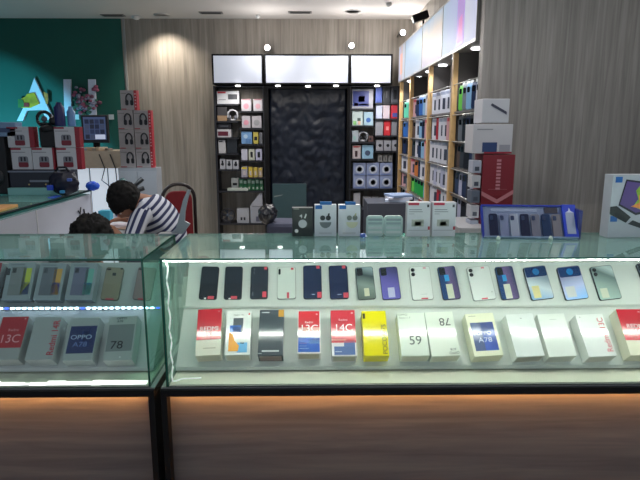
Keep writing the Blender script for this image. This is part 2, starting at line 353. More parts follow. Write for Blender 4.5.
# front row of the left case
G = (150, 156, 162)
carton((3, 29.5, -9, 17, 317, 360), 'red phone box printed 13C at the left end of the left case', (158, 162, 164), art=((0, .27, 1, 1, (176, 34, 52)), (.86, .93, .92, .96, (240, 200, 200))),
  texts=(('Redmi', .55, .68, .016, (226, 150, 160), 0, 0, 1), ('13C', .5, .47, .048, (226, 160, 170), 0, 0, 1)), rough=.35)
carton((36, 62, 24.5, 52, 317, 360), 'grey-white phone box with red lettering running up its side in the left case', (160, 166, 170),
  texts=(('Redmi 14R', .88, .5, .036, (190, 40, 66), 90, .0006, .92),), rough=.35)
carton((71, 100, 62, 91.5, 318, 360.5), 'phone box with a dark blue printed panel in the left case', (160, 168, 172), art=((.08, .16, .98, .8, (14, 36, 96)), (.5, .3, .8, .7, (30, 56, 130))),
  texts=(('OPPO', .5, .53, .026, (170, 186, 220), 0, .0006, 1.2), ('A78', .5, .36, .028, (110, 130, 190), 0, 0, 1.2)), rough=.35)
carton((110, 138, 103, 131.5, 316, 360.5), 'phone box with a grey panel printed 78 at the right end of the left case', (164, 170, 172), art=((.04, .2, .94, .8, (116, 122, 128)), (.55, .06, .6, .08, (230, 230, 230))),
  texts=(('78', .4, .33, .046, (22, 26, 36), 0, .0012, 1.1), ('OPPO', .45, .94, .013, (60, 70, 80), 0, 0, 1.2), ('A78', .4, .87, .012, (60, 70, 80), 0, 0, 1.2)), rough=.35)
# back row of the left case: boxes with a phone pictured on them
def pic_box(quad, label, body, side, extra=()):
    c, w, L, t = carton(quad, label, (150, 160, 170), t=.045, lower=False, rough=.35,
        art=((.16, .12, .7, .88, body), (.6, .14, .9, .84, side[0]), (.6, .14, .9, .84*.55, side[1]), (.2, .72, .34, .85, (30, 34, 44)), (.1, .93, .6, .945, (110, 116, 122))) + tuple(extra))
    return c
pic_box((9, 36.5, 1.5, 29.5, 262.5, 300), 'leftmost whole picture box of the left case back row, yellow and blue phone print', (128, 132, 136), ((196, 206, 60), (62, 82, 180)), ((.0, .66, .12, .84, (20, 24, 38)),))
pic_box((40.5, 67, 33, 59.5, 263, 300), 'picture box with grey and orange phone print in the left case', (104, 108, 122), ((216, 160, 70), (70, 74, 170)))
pic_box((71.5, 98.5, 64.5, 92, 263, 300), 'picture box with lilac and turquoise phone print in the left case', (108, 108, 138), ((110, 180, 170), (36, 120, 190)))
pic_box((-22, 3, -30, -6, 263, 300), 'red-topped box cut by the left edge of the left case back row', (60, 50, 50), ((150, 40, 60), (150, 40, 60)), ((0, .6, 1, 1, (150, 30, 50)),))
# ------------------------------------------------------------------ phones
def phone(quad, label, rgb, cam_kind='two', deco=(), frame=(60, 64, 72), rough=.22, t=.009, grad=None):
    loc, rot, w, L = fit(quad, False, t)
    p = thing('smartphone', label, 'smartphone', loc, rot)
    r = .010
    body = mat(rgb, rough, noise=0) if not grad else grad
    out = [(x, y+L/2) for x, y in rrect(w, L, r, 5)]
    inn = [(x, y+L/2) for x, y in rrect(w-.004, L-.004, r-.001, 5)]
    MB().prism(out, 0, t, mat(frame, .25, .3), inset=.0012).build('frame', p)
    MB().prism(inn, t-.0002, t+.0004, body).build('back_cover', p)
    lens = mat((12, 13, 18), .1)
    if cam_kind == 'two':
        for k, dy in enumerate((.016, .036)):
            MB().lathe([(.0085, t), (.0085, t+.002), (.006, t+.002), (.006, t+.0016)], lens, n=20).build('camera_lens', p, (-w/2+.015, L-dy, 0))
    elif cam_kind == 'square':
        mb = MB(); mb.prism([(x-w/2+.018, y+L-.022) for x, y in rrect(.026, .034, .006)], t, t+.002, mat((24, 28, 36), .15)); m = mb.build('camera_module', p)
        for dy in (.014, .029): MB().lathe([(.006, t+.002), (.006, t+.003), (.004, t+.0026)], lens, n=16).build('camera_lens', m, (-w/2+.018, L-dy, 0))
    elif cam_kind == 'bar':
        mb = MB(); mb.prism([(x, y+L-.026) for x, y in rrect(w-.008, .044, .007)], t, t+.002, mat((12, 42, 92), .1)); m = mb.build('camera_module', p)
        MB().lathe([(.015, t+.002), (.015, t+.0032), (.011, t+.003)], mat((20, 110, 180), .12), n=24).build('camera_lens', m, (0, L-.026, 0))
    elif cam_kind == 'single':
        MB().prism([(x-w/2+.014, y+L-.010) for x, y in rrect(.018, .006, .003)], t, t+.002, lens).build('camera_lens', p)
    elif cam_kind == 'strip':
        MB().prism([(x-w/2+.011, y+L-.022) for x, y in rrect(.009, .026, .004)], t, t+.002, lens).build('camera_lens', p)
    elif cam_kind == 'faint':
        for dy in (.014, .03): MB().lathe([(.0045, t), (.0045, t+.0015), (.003, t+.0013)], mat((70, 78, 90), .15), n=14).build('camera_lens', p, (-w/2+.016, L-dy, 0))
    for k, (name, x0, y0, x1, y1, c_) in enumerate(deco):
        MB().rect((x0-.5)*w, y0*L, (x1-.5)*w, y1*L, t+.0004+.0002*k, mat(c_, .35), t=.0004).build(name, p)
    return p
RS = (210, 66, 84)
def ramp_mat(name, axis, stops, scale, off, rough=.2, metal=0):
    m = bpy.data.materials.new(name); m.use_nodes = True; nt = m.node_tree; b = nt.nodes['Principled BSDF']; L_ = nt.links; N = nt.nodes.new
    tc = N('ShaderNodeTexCoord'); dt = N('ShaderNodeVectorMath'); dt.operation = 'DOT_PRODUCT'; L_.new(tc.outputs['Object'], dt.inputs[0]); dt.inputs[1].default_value = axis
    ma = N('ShaderNodeMath'); ma.operation = 'MULTIPLY_ADD'; ma.inputs[1].default_value = scale; ma.inputs[2].default_value = off; L_.new(dt.outputs['Value'], ma.inputs[0])
    r = N('ShaderNodeValToRGB'); e = r.color_ramp.elements; e[0].position = stops[0][0]; e[0].color = lin(stops[0][1]); e[1].position = stops[-1][0]; e[1].color = lin(stops[-1][1])
    for p_, c_ in stops[1:-1]: k = e.new(p_); k.color = lin(c_)
    L_.new(ma.outputs[0], r.inputs[0]); L_.new(r.outputs[0], b.inputs['Base Color']); b.inputs['Roughness'].default_value = rough; b.inputs['Metallic'].default_value = metal
    return m
GREENS = ramp_mat('silver_green_back', (.3, 1, 0), ((0, (92, 104, 96)), (.35, (134, 150, 144)), (.6, (60, 74, 76)), (.8, (150, 170, 176)), (1, (84, 96, 104))), 5.5, 0)
PURP = ramp_mat('purple_back', (.5, 1, 0), ((0, (110, 104, 190)), (.4, (104, 96, 176)), (.75, (66, 62, 118)), (1, (52, 54, 84))), 5.5, 0)
BLUEP = ramp_mat('blue_purple_back', (1, .12, 0), ((0, (26, 60, 110)), (.4, (40, 70, 120)), (.55, (112, 92, 140)), (.85, (88, 78, 116)), (1, (50, 60, 96))), 12, .42)
SILVB = ramp_mat('silver_blue_back', (.4, 1, 0), ((0, (150, 190, 226)), (.3, (214, 226, 232)), (.55, (150, 166, 180)), (1, (80, 104, 126))), 5.5, 0)  # bright highlights are painted into the stops of these three backs
SILVL = ramp_mat('lilac_blue_back', (-.3, 1, 0), ((0, (150, 200, 250)), (.3, (196, 204, 240)), (.6, (146, 148, 184)), (1, (80, 94, 126))), 5.5, 0)
SILVG = ramp_mat('pale_green_back', (.6, 1, 0), ((0, (170, 196, 186)), (.35, (146, 166, 160)), (.65, (104, 122, 120)), (.85, (196, 214, 214)), (1, (170, 190, 190))), 5.5, 0)
WB = (224, 228, 224)
phone((202, 219.5, 198.5, 216.5, 266.5, 299.5), 'black smartphone with a red sticker at the foot, farthest left in the main case', (28, 34, 44), 'none', (('sticker', .5, .01, .85, .1, RS), ('sticker', .3, .0, .42, .05, (225, 228, 225))))
phone((225.5, 243, 223.5, 241.5, 266.5, 299.5), 'black smartphone with a red sticker at the foot, second from left in the main case', (26, 32, 44), 'none', (('sticker', .4, .01, .75, .1, RS), ('sticker', .28, .0, .4, .04, (225, 228, 225))))
phone((251, 268.5, 250, 267.5, 266.5, 299), 'charcoal smartphone back with small red dots top and bottom right', (38, 44, 56), 'faint', (('sticker', .76, .9, .92, .98, RS), ('sticker', .7, .05, .92, .22, RS), ('sticker', .13, .1, .18, .2, (90, 98, 110))))
phone((277, 295.8, 277, 296, 267, 299), 'white smartphone back with a small dark upright camera, left of the navy phones', (216, 224, 216), 'strip', (('sticker', .74, .9, .88, .97, RS), ('sticker', .52, .02, .64, .2, RS)), frame=(176, 182, 176))
phone((303, 321.3, 303.5, 322, 265.5, 299), 'navy smartphone back, left one of the navy pair', (24, 38, 72), 'none', (('sticker', .72, .9, .9, .99, RS), ('sticker', .75, .03, .98, .2, RS), ('sticker', .45, .12, .62, .14, (150, 160, 190))), frame=(20, 26, 44))
phone((328.5, 347, 330, 349, 265.5, 299), 'navy smartphone back, right one of the navy pair', (24, 36, 74), 'none', (('sticker', .72, .9, .9, .99, RS), ('sticker', .72, .03, .98, .18, RS), ('sticker', .4, .12, .62, .14, (150, 160, 190))), frame=(20, 26, 44))
phone((355, 372.5, 358, 376.5, 267, 299.5), 'silver green smartphone with a pale sticker', (130, 140, 140), 'square', (('sticker', .38, .1, .66, .34, (208, 206, 180)),), grad=GREENS)
phone((378.7, 397, 382.5, 401.5, 267, 299.5), 'purple smartphone with a pale sticker', (100, 96, 170), 'square', (('sticker', .34, .06, .7, .36, (190, 190, 220)),), grad=PURP)
phone((408.7, 429.5, 412.5, 434, 266.5, 300), 'white smartphone with two round lenses, beside the purple phone', WB, 'two', (('sticker', .66, .92, .8, .97, (214, 150, 160)), ('sticker', .42, .02, .74, .06, RS), ('sticker', .4, .16, .74, .17, (170, 172, 170))), frame=(190, 196, 190))
phone((437, 454.5, 443, 461.5, 266.5, 299.5), 'blue and purple smartphone with a cream sticker, between two white phones', (60, 70, 120), 'square', (('sticker', .3, .55, .55, .74, (40, 150, 215)), ('sticker', .3, .03, .66, .46, (206, 208, 186))), grad=BLUEP)
phone((466, 489, 473.5, 497, 266.5, 300), 'white smartphone with two round lenses, between the blue and purple phones', WB, 'two', (('sticker', .62, .92, .76, .97, (214, 130, 140)), ('sticker', .36, .02, .62, .06, RS), ('sticker', .84, .2, .88, .22, (80, 80, 80))), frame=(170, 176, 172))
phone((494, 512.5, 502, 520, 266.5, 299.5), 'blue and purple smartphone with a cream sticker, right of the second white phone', (60, 70, 120), 'square', (('sticker', .3, .55, .52, .74, (40, 150, 215)), ('sticker', .26, .03, .62, .46, (206, 208, 190))), grad=BLUEP)
phone((522.5, 545, 531.5, 555, 266.5, 299.5), 'silver smartphone with a wide blue camera bar and cream sticker', (150, 160, 180), 'bar', (('sticker', .14, .06, .46, .42, (226, 214, 150)),), grad=SILVB)
phone((556, 579, 565.5, 589.5, 266.5, 299.5), 'lilac blue smartphone with a wide blue camera bar', (150, 160, 180), 'bar', (('sticker', .12, .08, .52, .4, (206, 206, 206)),), grad=SILVL)
phone((589, 611.5, 600, 622.5, 266, 299.5), 'pale green smartphone with dark corner cameras, last whole phone on the right', (150, 160, 160), 'two', (('sticker', .14, .06, .46, .34, (204, 206, 186)),), grad=SILVG)
phone((635, 658, 648, 671, 262.5, 296), 'dark smartphone cut by the right edge of the picture', (60, 66, 84), 'square')
phone((106.5, 124.5, 100, 118, 267.5, 300), 'gold smartphone with a black round mark in the left case', (142, 132, 116), 'single', (('sticker', .82, .94, .95, .99, (20, 20, 26)), ('logo', .42, .74, .62, .83, (24, 26, 32)), ('sticker', .3, .0, .75, .05, (176, 70, 84))), frame=(120, 116, 108))
phone((138, 157, 132.5, 150, 267.5, 300), 'rose smartphone behind the edge of the left case', (150, 130, 132), 'single', (('sticker', .3, .0, .75, .05, (176, 70, 84)),), frame=(130, 120, 120))
phone((-2, 14.5, -9, 7, 267.5, 298), 'dark grey smartphone at the left end of the left case', (80, 78, 84), 'square')

# ------------------------------------------------------------------ things standing on the glass top
ZG = ZT + .0008
YS = 2.36
def stand_box(x0, x1, yt, Y, depth, label, rgb, name='accessory_box', cat='box', rz=0, art=(), group=None, gm=None):
    a = at(x0, yt, Y); b = at(x1, yt, Y); w = b.x-a.x; h = a.z-ZG
    t = thing(name, label, cat, ((a.x+b.x)/2, Y, ZG), (0, 0, rz), group)
    mb = MB().box((-w/2, 0, 0), (w/2, depth, h), gm or mat(rgb, .35, noise=.02), bev=.0012)
    for (u0, v0, u1, v1, c) in art: mb.box(((u0-.5)*w, -.0005, v0*h), ((u1-.5)*w, 0, v1*h), mat(c, .4))
    mb.build('carton', t)
    return t, w, h
FR = Matrix.Rotation(PI/2, 4, 'X')   # local xy outline -> facing -Y
t, w, h = stand_box(292, 313, 208, YS, .04, 'black earbud box with white buds pictured, leftmost on the glass top', (28, 32, 34))
mb = MB(); mb.prism(circ(.018, 20, 0, .055), 0, .001, mat((205, 208, 210), .4), FR).prism([(-.014, .088), (-.004, .096), (-.001, .088), (-.004, .078), (-.008, .086)], 0, .001, WHITE, FR).prism([(.006, .08), (.014, .10), (.018, .094), (.012, .078)], 0, .001, WHITE, FR).prism(circ(.008, 14, -.026, .024), 0, .001, WHITE, FR)
mb.build('printed_picture', t, (0, -.0006, 0))
MB().box((-w/2+.006, -.0008, h-.006), (-w/2+.03, 0, h-.002), mat((130, 132, 126), .4)).build('label_strip', t)
for x0, x1, lab, dark in ((314.5, 336.5, 'white earbud box with blue tab and dark buds pictured', True), (338.5, 360.5, 'white earbud box with blue tab and pale gold buds pictured', False)):
    t, w, h = stand_box(x0, x1, 205, YS, .04, lab, (206, 208, 216))
    MB().box((-w*.25 if dark else -w*.2, .004, h-.004), (w*.28, .012, h+.014), mat((24, 104, 176), .4)).build('hanging_tab', t)
    MB().box((-w*.46, -.0006, h*.87), (-w*.15, 0, h*.99), mat((24, 100, 176), .4)).build('label_strip', t)
    mb = MB(); c1 = mat((50, 54, 60), .4) if dark else mat((176, 176, 142), .4); c2 = mat((110, 116, 122), .4) if dark else mat((206, 206, 176), .4)
    cx = 0 if dark else .012
    mb.prism([(cx+.025*math.cos(a), .062+.026*math.sin(a)) for a in [PI+PI*i/14 for i in range(15)]], 0, .001, c2, FR)
    for q in (-1, 1): mb.prism(circ(.011, 14, cx+q*.012, .08), 0, .0012, mat((40, 44, 50), .4) if dark else mat((120, 126, 120), .4), FR)
    mb.prism([(cx+.008, .086), (cx+.012, .1), (cx+.018, .1), (cx+.016, .084)], 0, .0012, c1, FR)
    mb.box((-w*.3, -.0006, h*.1), (w*.3, 0, h*.115), mat((150, 152, 156), .4)); mb.build('printed_picture', t, (0, -.0006, 0))
for x0, x1, lab in ((366.5, 384, 'small pale rounded pack left of its twin on the glass top'), (384.5, 403, 'small pale rounded pack right of its twin on the glass top')):
    a = at(x0, 216, YS); b = at(x1, 216, YS); w = b.x-a.x; h = a.z-ZG
    t = thing('accessory_pack', lab, 'pack', ((a.x+b.x)/2, YS, ZG))
    out = [(x, y+h/2) for x, y in rrect(w, h, .014)]
    MB().prism(out, -.02, 0, mat((176, 200, 196), .3), FR).build('case', t)
    mb = MB()
    for k, c in ((.2, (206, 214, 212)), (.42, (196, 206, 206)), (.64, (150, 170, 172)), (.82, (140, 156, 160))): mb.prism([(x, y+k*h) for x, y in rrect(w*.8, h*.12, .003)], 0, .0008, mat(c, .4), FR)
    mb.build('printed_picture', t)
MB().prism(rrect(.018, .014, .004), 0, .01, mat((90, 120, 200), .4)).build('x') if False else None
p = at(362.5, 237, YS-.01); o = MB().box((-.011, -.008, 0), (.011, .008, .015), mat((84, 110, 190), .4), bev=.003).build('memory_card_case', loc=(p.x, YS-.02, ZG)); tag(o, 'tiny blue case on the glass top beside the small pale packs', 'case')
for x0, x1, lab in ((407.5, 431, 'tall white accessory box with red corner label, left of its twin on the glass top'), (433, 456.5, 'tall white accessory box with red corner label, right of its twin on the glass top')):
    t, w, h = stand_box(x0, x1, 202.5, YS-.01, .045, lab, (206, 206, 212), art=((.04, .92, .5, .99, (186, 44, 70)), (.84, .86, .93, .94, (60, 60, 66)), (.08, .78, .62, .8, (120, 122, 128)), (.08, .72, .66, .74, (130, 132, 138)), (.08, .66, .3, .675, (140, 142, 148)), (.2, .3, .72, .5, (168, 170, 160)), (.34, .32, .6, .44, (190, 186, 140)), (.9, .2, .99, .3, (170, 40, 60)), (.06, .18, .92, .195, (150, 150, 158))))
# phone stand tray on the glass top
a = at(480, 240, 2.36); b = at(569, 240, 2.36); w = b.x-a.x; Hh = at(485, 205, 2.42).z-ZG
tr = thing('dummy_phone_tray', 'blue edged slanted tray holding sample phone backs on the glass top', 'display tray', (a.x+w/2, 2.30, ZG), (0, 0, math.radians(-5)))
ang = math.radians(58); Ls = Hh/math.sin(ang)
RT = Matrix.Rotation(ang, 4, 'X')
MB().box((-w/2, 0, -.01), (w/2, Ls, 0), mat((128, 140, 172), .4), RT).build('tray_board', tr)
blue = mat((34, 52, 150), .35)
MB().box((-w/2-.004, 0, -.012), (-w/2+.004, Ls, .008), blue, RT).box((-w/2, Ls-.004, -.012), (w/2, Ls+.003, .008), blue, RT).box((w/2-.004, 0, -.012), (w/2+.004, Ls, .008), blue, RT).box((-w/2, -.003, -.002), (w/2, .003, .02), mat((120, 140, 170), .4), RT).build('blue_edge', tr)
mb = MB(); mb.box((w/2-.002, .0, 0), (w/2+.012, Hh/math.tan(ang)+.03, Hh*.95), mat((40, 50, 120), .4)); mb.build('side_panel', tr)
MB().box((-w*.4, Ls*.82, 0), (w*.1, Ls*.92, .002), mat((150, 160, 190), .4), RT).box((w*.18, Ls*.78, 0), (w*.32, Ls*.95, .004), mat((46, 44, 60), .4), RT).build('header_print', tr)
for i, c in enumerate(((24, 30, 60), (120, 128, 160), (150, 156, 176), (22, 28, 58), (112, 112, 128), (26, 48, 84), (120, 116, 124))):
    x = -w*.44+w*.113*(i+.5)
    mb = MB(); mb.prism([(px_, py_+Ls*.38) for px_, py_ in rrect(w*.092, Ls*.70, .007)], .001, .009, mat(c, .25), RT, inset=.001)
    mb.prism([(px_+.0-.008, py_+Ls*.6) for px_, py_ in rrect(.014, .02, .004)], .009, .011, mat((50, 60, 90), .2), RT)
    mb.build('sample_phone', tr, (x, 0, 0))
mb = MB(); mb.box((w*.36, .0, .006), (w*.5, Ls*1.0, .02), mat((40, 66, 190), .35), RT).box((w*.385, Ls*.1, .02), (w*.475, Ls*.75, .0215), mat((150, 160, 186), .4), RT).prism([(w*.385, Ls*.75), (w*.475, Ls*.75), (w*.44, Ls*.8), (w*.43, Ls*.9), (w*.42, Ls*.8)], .02, .0215, mat((200, 206, 230), .4), RT)
mb.build('blue_sleeve', tr)
for xx in (497, 549):
    p = at(xx, 240, 2.29); o = MB().lathe([(.009, 0), (.008, .008), (.005, .014), (.002, .016)], mat((206, 220, 210), .3), n=14).build('rubber_stopper', loc=(p.x, 2.275, ZG))
    tag(o, 'small pale stopper on the glass in front of the phone tray, ' + ('left one' if xx < 500 else 'right one'), 'stopper')
# tablet box
a = at(606, 174, 2.36)
hb = a.z-ZG; tb = thing('tablet_box', 'tall tablet box with a colourful frog-green screen picture at the right end of the glass top', 'tablet box', (a.x+.005, 2.31, ZG), (0, 0, math.radians(4)))
tb['label'] = 'tall white tablet box with a colourful tablet pictured, right end of the glass top'
wb = .27
MB().box((0, 0, 0), (wb, .06, hb), mat((176, 180, 190), .4, noise=.02), bev=.0015).build('carton', tb)
MB().box((.012, -.0006, hb*.88), (.042, 0, hb*.97), mat((22, 94, 168), .4)).build('label_strip', tb)
MB().box((.006, -.0006, hb*.26), (.036, 0, hb*.35), mat((22, 94, 168), .4)).build('label_strip', tb)
scr = mat((90, 70, 130), .3)
def fr(pts, z, m, nm):
    mb = MB(); mb.prism(pts, 0, z, m, FR); return mb.build(nm, tb, (0, -.0006, 0))
fr([(.035, hb*.52), (.058, hb*.93), (.2, hb*.86), (.2, hb*.42), (.115, hb*.36)], .0006, mat((30, 34, 46), .3), 'printed_tablet')
fr([(.041, hb*.54), (.062, hb*.9), (.2, hb*.83), (.2, hb*.46), (.115, hb*.4)], .001, scr, 'printed_screen')
fr([(.10, hb*.5), (.12, hb*.62), (.105, hb*.75), (.125, hb*.85), (.15, hb*.8), (.2, hb*.82), (.2, hb*.6), (.16, hb*.5), (.14, hb*.44)], .0014, mat((140, 180, 60), .3, noise=.3, scale=40), 'printed_leaf')
fr([(.09, hb*.5), (.125, hb*.56), (.12, hb*.68), (.14, hb*.72), (.175, hb*.62), (.16, hb*.52), (.135, hb*.46)], .0018, mat((220, 130, 60), .3, noise=.3, scale=40), 'printed_flower')
fr([(-.0, hb*.38), (.0, hb*.5), (.028, hb*.51), (.095, hb*.33), (.075, hb*.24)], .0012, mat((26, 32, 38), .4), 'printed_keyboard')
fr([(.085, hb*.22), (.105, hb*.28), (.16, hb*.2), (.15, hb*.14)], .0012, mat((40, 46, 52), .4), 'printed_keyboard')
# grey metal stand behind the corner between the two cases
a = at(176, 236, 2.6)
gs = thing('label_stand', 'pale grey curved upright stand behind the corner between the two cases', 'stand', (a.x, 2.43, ZG))
k = 2.43
pts = []
prof = [((187.5, 190), (190.5, 190)), ((183, 200), (187.5, 200)), ((180, 212), (185, 212)), ((178, 221), (184.5, 221)), ((176, 228), (190, 224)), ((170, 236), (183, 235))]
vs = []; 
for l_, r_ in prof:
    for q in (l_, r_): v = at(*q, k); vs.append((v.x-a.x, 0, max(v.z-ZG, 0)))
vs2 = [(x, .012, z) for x, y, z in vs]; n = len(vs); fs = []
for i in range(0, n-2, 2):
    fs += [(i, i+1, i+3, i+2), (n+i, n+i+2, n+i+3, n+i+1), (i, i+2, n+i+2, n+i), (i+1, n+i+1, n+i+3, i+3)]
fs += [(0, n, n+1, 1), (n-2, n-1, 2*n-1, 2*n-2)]
MB().add(vs+vs2, fs, mat((150, 152, 158), .4, .2)).build('upright', gs)
MB().box((-.03, -.02, 0), (.05, .03, .004), mat((150, 152, 158), .4, .2)).build('foot', gs)
# ------------------------------------------------------------------ light boxes over the back shelving
YW = 6.72
LBM = mat((206, 212, 226), .6, emit=.38)
def light_box(x0, x1, label):
    a = at(x0, 54, YW); b = at(x1, 84.5, YW)
    t = thing('light_box', label, 'light box', ((a.x+b.x)/2, YW, b.z)); w = b.x-a.x; h = a.z-b.z
    MB().box((-w/2+.002, .01, 0), (w/2-.002, YB-YW-.01, h), mat((70, 70, 74), .5)).build('housing', t)
    e = .018
    MB().box((-w/2+e, 0, e), (w/2-e, .012, h-e), LBM).build('diffuser', t)
    MB().box((-w/2, -.006, 0), (w/2, .012, e), FRAME).box((-w/2, -.006, h-e), (w/2, .012, h), FRAME).box((-w/2, -.006, e), (-w/2+e, .012, h-e), FRAME).box((w/2-e, -.006, e), (w/2, .012, h-e), FRAME).build('frame', t)
    return t
light_box(211.5, 263.5, 'blank white light box above the left shelves')
light_box(264, 349.5, 'blank white light box above the black door, widest of three')
light_box(350, 392, 'blank white light box above the shelves right of the door')
# side light boxes
XF = 1.0
zb = atx(477, 40, XF).z; zt = atx(422, 25.5, XF).z
def side_y(px, z=2.2):
    # photo column -> distance along the side shelving, for a point at height z on its front plane
    lo, hi = 2.0, 9.0
    for _ in range(40):
        mid = (lo+hi)/2; v = R3.transposed() @ (Vector((XF, mid, z))-ORG); x = 320+F*v.x/-v.z
        if x > px: lo = mid
        else: hi = mid
    return mid
sb = [392.5, 405, 422, 442.5, 477.5]
ims = [('side_print_a', 1, ((0, (222, 228, 240)), (.35, (214, 222, 238)), (.5, (230, 200, 180)), (.62, (214, 200, 226)), (1, (196, 212, 240)))),
       ('side_print_b', 2, ((0, (210, 224, 240)), (.4, (170, 205, 238)), (.7, (178, 214, 240)), (1, (150, 180, 220)))),
       ('side_print_c', 2, ((0, (224, 214, 234)), (.4, (236, 226, 226)), (.7, (240, 226, 214)), (1, (176, 206, 232)))),
       ('side_print_d', 1, ((0, (210, 216, 250)), (.3, (222, 226, 246)), (.6, (190, 200, 244)), (1, (180, 206, 230))))]
labs = ['farthest backlit advert over the side shelving with an orange and lilac streak', 'plain sky blue backlit advert over the side shelving', 'cream and pink backlit advert over the side shelving', 'nearest backlit advert over the side shelving with a purple phone picture']
for i in range(4):
    y1 = side_y(sb[i]); y0 = side_y(sb[i+1]); y1 = min(y1, YW-.02); Ly = y1-y0; h = zt-zb
    t = thing('light_box', labs[i], 'light box', (XF, y0, zb))
    MB().box((.012, .001, 0), (XS-XF-.005, Ly-.001, h), WALLR).build('housing', t)
    m = ramp_emit(ims[i][0], ims[i][1], ims[i][2], .66, 1/Ly if ims[i][1] == 1 else 1/h)
    MB().box((0, .008, .012), (.012, Ly-.008, h-.012), m).build('printed_panel', t)
    MB().box((-.003, 0, 0), (.012, Ly, .014), SILVER).box((-.003, 0, h-.012), (.012, Ly, h), SILVER).box((-.003, 0, .014), (.012, .008, h-.012), SILVER).build('frame', t)
    if i == 3: MB().prism([(y, z) for y, z in [(.30, .03), (.48, .02), (.48, .42), (.30, .46)]], 0, .002, mat((176, 140, 214), .4, emit=.6), Matrix(((0, 0, -1, 0), (1, 0, 0, 0), (0, 1, 0, 0), (0, 0, 0, 1)))).prism([(y, z) for y, z in [(.33, .05), (.44, .05), (.42, .2), (.35, .22)]], .002, .003, mat((226, 130, 190), .4, emit=.6), Matrix(((0, 0, -1, 0), (1, 0, 0, 0), (0, 1, 0, 0), (0, 0, 0, 1)))).build('printed_phone', t)
    if i == 0: MB().box((-.002, Ly*.45, .08), (0, Ly*.7, .3), mat((214, 150, 130), .4, emit=.6)).build('printed_streak', t)
# ------------------------------------------------------------------ the black door and its frame
a = at(265.5, 86, YW); b = at(350, 86, YW)
from mathutils import noise as mnoise
dv = []; df = []; NX, NZ = 60, 130; dw = b.x-a.x-.06
for iz in range(NZ+1):
    for ix in range(NX+1):
        x = a.x+.03+dw*ix/NX; z = a.z*iz/NZ
        q = Vector((x*3.4, z*2.4, 0)); h = .02+abs(mnoise.noise(q*1.5))*.022+abs(mnoise.noise(q*3.3+Vector((5, 3, 1))))*.016+mnoise.noise(q*6)*.005
        dv.append((x, YW+.12-h*(1 if 0 < ix < NX else 0), z))
for iz in range(NZ):
    for ix in range(NX): o_ = iz*(NX+1)+ix; df.append((o_, o_+1, o_+NX+2, o_+NX+1))
dm = MB(); dm.add(dv, df, mat((10, 19, 36), .42, noise=.2, scale=5, spec=.5), None, True).box((a.x+.03, YW+.121, 0), (b.x-.03, YW+.15, a.z), FRAME)
struct('door_1', dm)
struct('trim_2', MB().box((a.x-.02, YW-.01, 0), (a.x+.03, YW+.2, a.z), FRAME).box((b.x-.03, YW-.01, 0), (b.x+.0, YW+.2, a.z), FRAME).box((a.x+.03, YW, a.z-.03), (b.x-.03, YW+.2, a.z), FRAME))
# ------------------------------------------------------------------ shelf units at the back
SH = mat((30, 32, 40), .5, noise=.1); BK = WALL
def cells(name, label, x0, x1, cols, bottom=0):
    """cols: list of (px left, px right, [shelf y]); returns nothing, builds the unit as one thing with shelves as parts"""
    a = at(x0, 86, YW); b = at(x1, 86, YW); w = b.x-a.x
    t = thing(name, label, 'shelf unit', (a.x, YW, 0))
    MB().box((0, 0, 0), (.022, YB-YW-.01, a.z), SH).build('side_panel', t)
    MB().box((w-.022, 0, 0), (w, YB-YW-.01, a.z), SH).build('side_panel', t)
    MB().box((.022, YB-YW-.03, .0), (w-.022, YB-YW-.01, a.z), WALL).build('back_panel', t)
    MB().box((.022, 0, a.z-.012), (w-.022, YB-YW-.03, a.z), SH).build('top_board', t)
    for (c0, c1, ys) in cols:
        X0 = max(at(c0, 150, YW).x-a.x, .022); X1 = min(at(c1, 150, YW).x-a.x, w-.022)
        for y in ys:
            z = at(300, y, YW).z; MB().box((X0, .005, z-.018), (X1, YB-YW-.03, z), SH).build('shelf', t)
    return t
cells('shelf_unit', 'black framed open shelf unit left of the black door', 213, 264.5, [(213, 239, [104, 121, 137.5, 153.5, 169.5]), (239.2, 264, [111, 128, 144, 160.5, 177.5]), (213, 264, [191, 223.5])])
cells('shelf_unit', 'black framed open shelf unit right of the black door', 349.5, 400, [(350, 374.5, [108.5, 125.5, 142, 159]), (375, 399, [102.5, 118.5, 135.5, 151]), (350, 399, [189, 207])])
NB = 0
def sbox(x0, x1, yt, ysh, label, rgb, art=(), name='accessory_box', cat='box', dep=.08, Y=YW+.03, group=None, shape=None):
    """a box on a back shelf; ysh = the photo row of its shelf; art in fractions of its front"""
    a = at(x0, yt, Y); b = at(x1, yt, Y); w = b.x-a.x-.004; zs = at(300, ysh, YW).z+.001; h = max(a.z-zs, .03)
    o = MB().box((-w/2, 0, 0), (w/2, dep, h), mat(rgb, .45, noise=.03, scale=8), bev=.003)
    for q in art:
        if q[0] == 'o':
            _, u, v, r, c = q; o.prism(circ(r*w, 16, (u-.5)*w, v*h), 0, .002, mat(c, .4), Matrix.Translation((0, 0, 0)) @ FR)
        else:
            u0, v0, u1, v1, c = q; o.box(((u0-.5)*w, -.0015, v0*h), ((u1-.5)*w, 0, v1*h), mat(c, .4))
    o = o.build(name, loc=((a.x+b.x)/2, Y, zs)); tag(o, label, cat, group); return o
K = (30, 32, 38)
sbox(216.5, 239, 91, 104, 'white box with a dark gadget pictured, top left shelf of the left unit', (200, 202, 208), ((.04, .82, .4, .97, (176, 50, 60)), (.5, .35, .92, .75, (52, 54, 64)), (.08, .3, .4, .36, (120, 120, 126))))
sbox(217, 227, 107, 121, 'brown and black gift box beside the round white headphones', (64, 62, 66), ((0, 0, 1, .38, (150, 124, 98)),))
t = thing('headphones', 'round white headphones pictured upright on the second left shelf of the left unit', 'headphones', (at(233, 121, YW+.06).x, YW+.05, at(300, 121, YW).z+.001)); t['label'] = 'round white headphones standing on the second left shelf of the left unit'
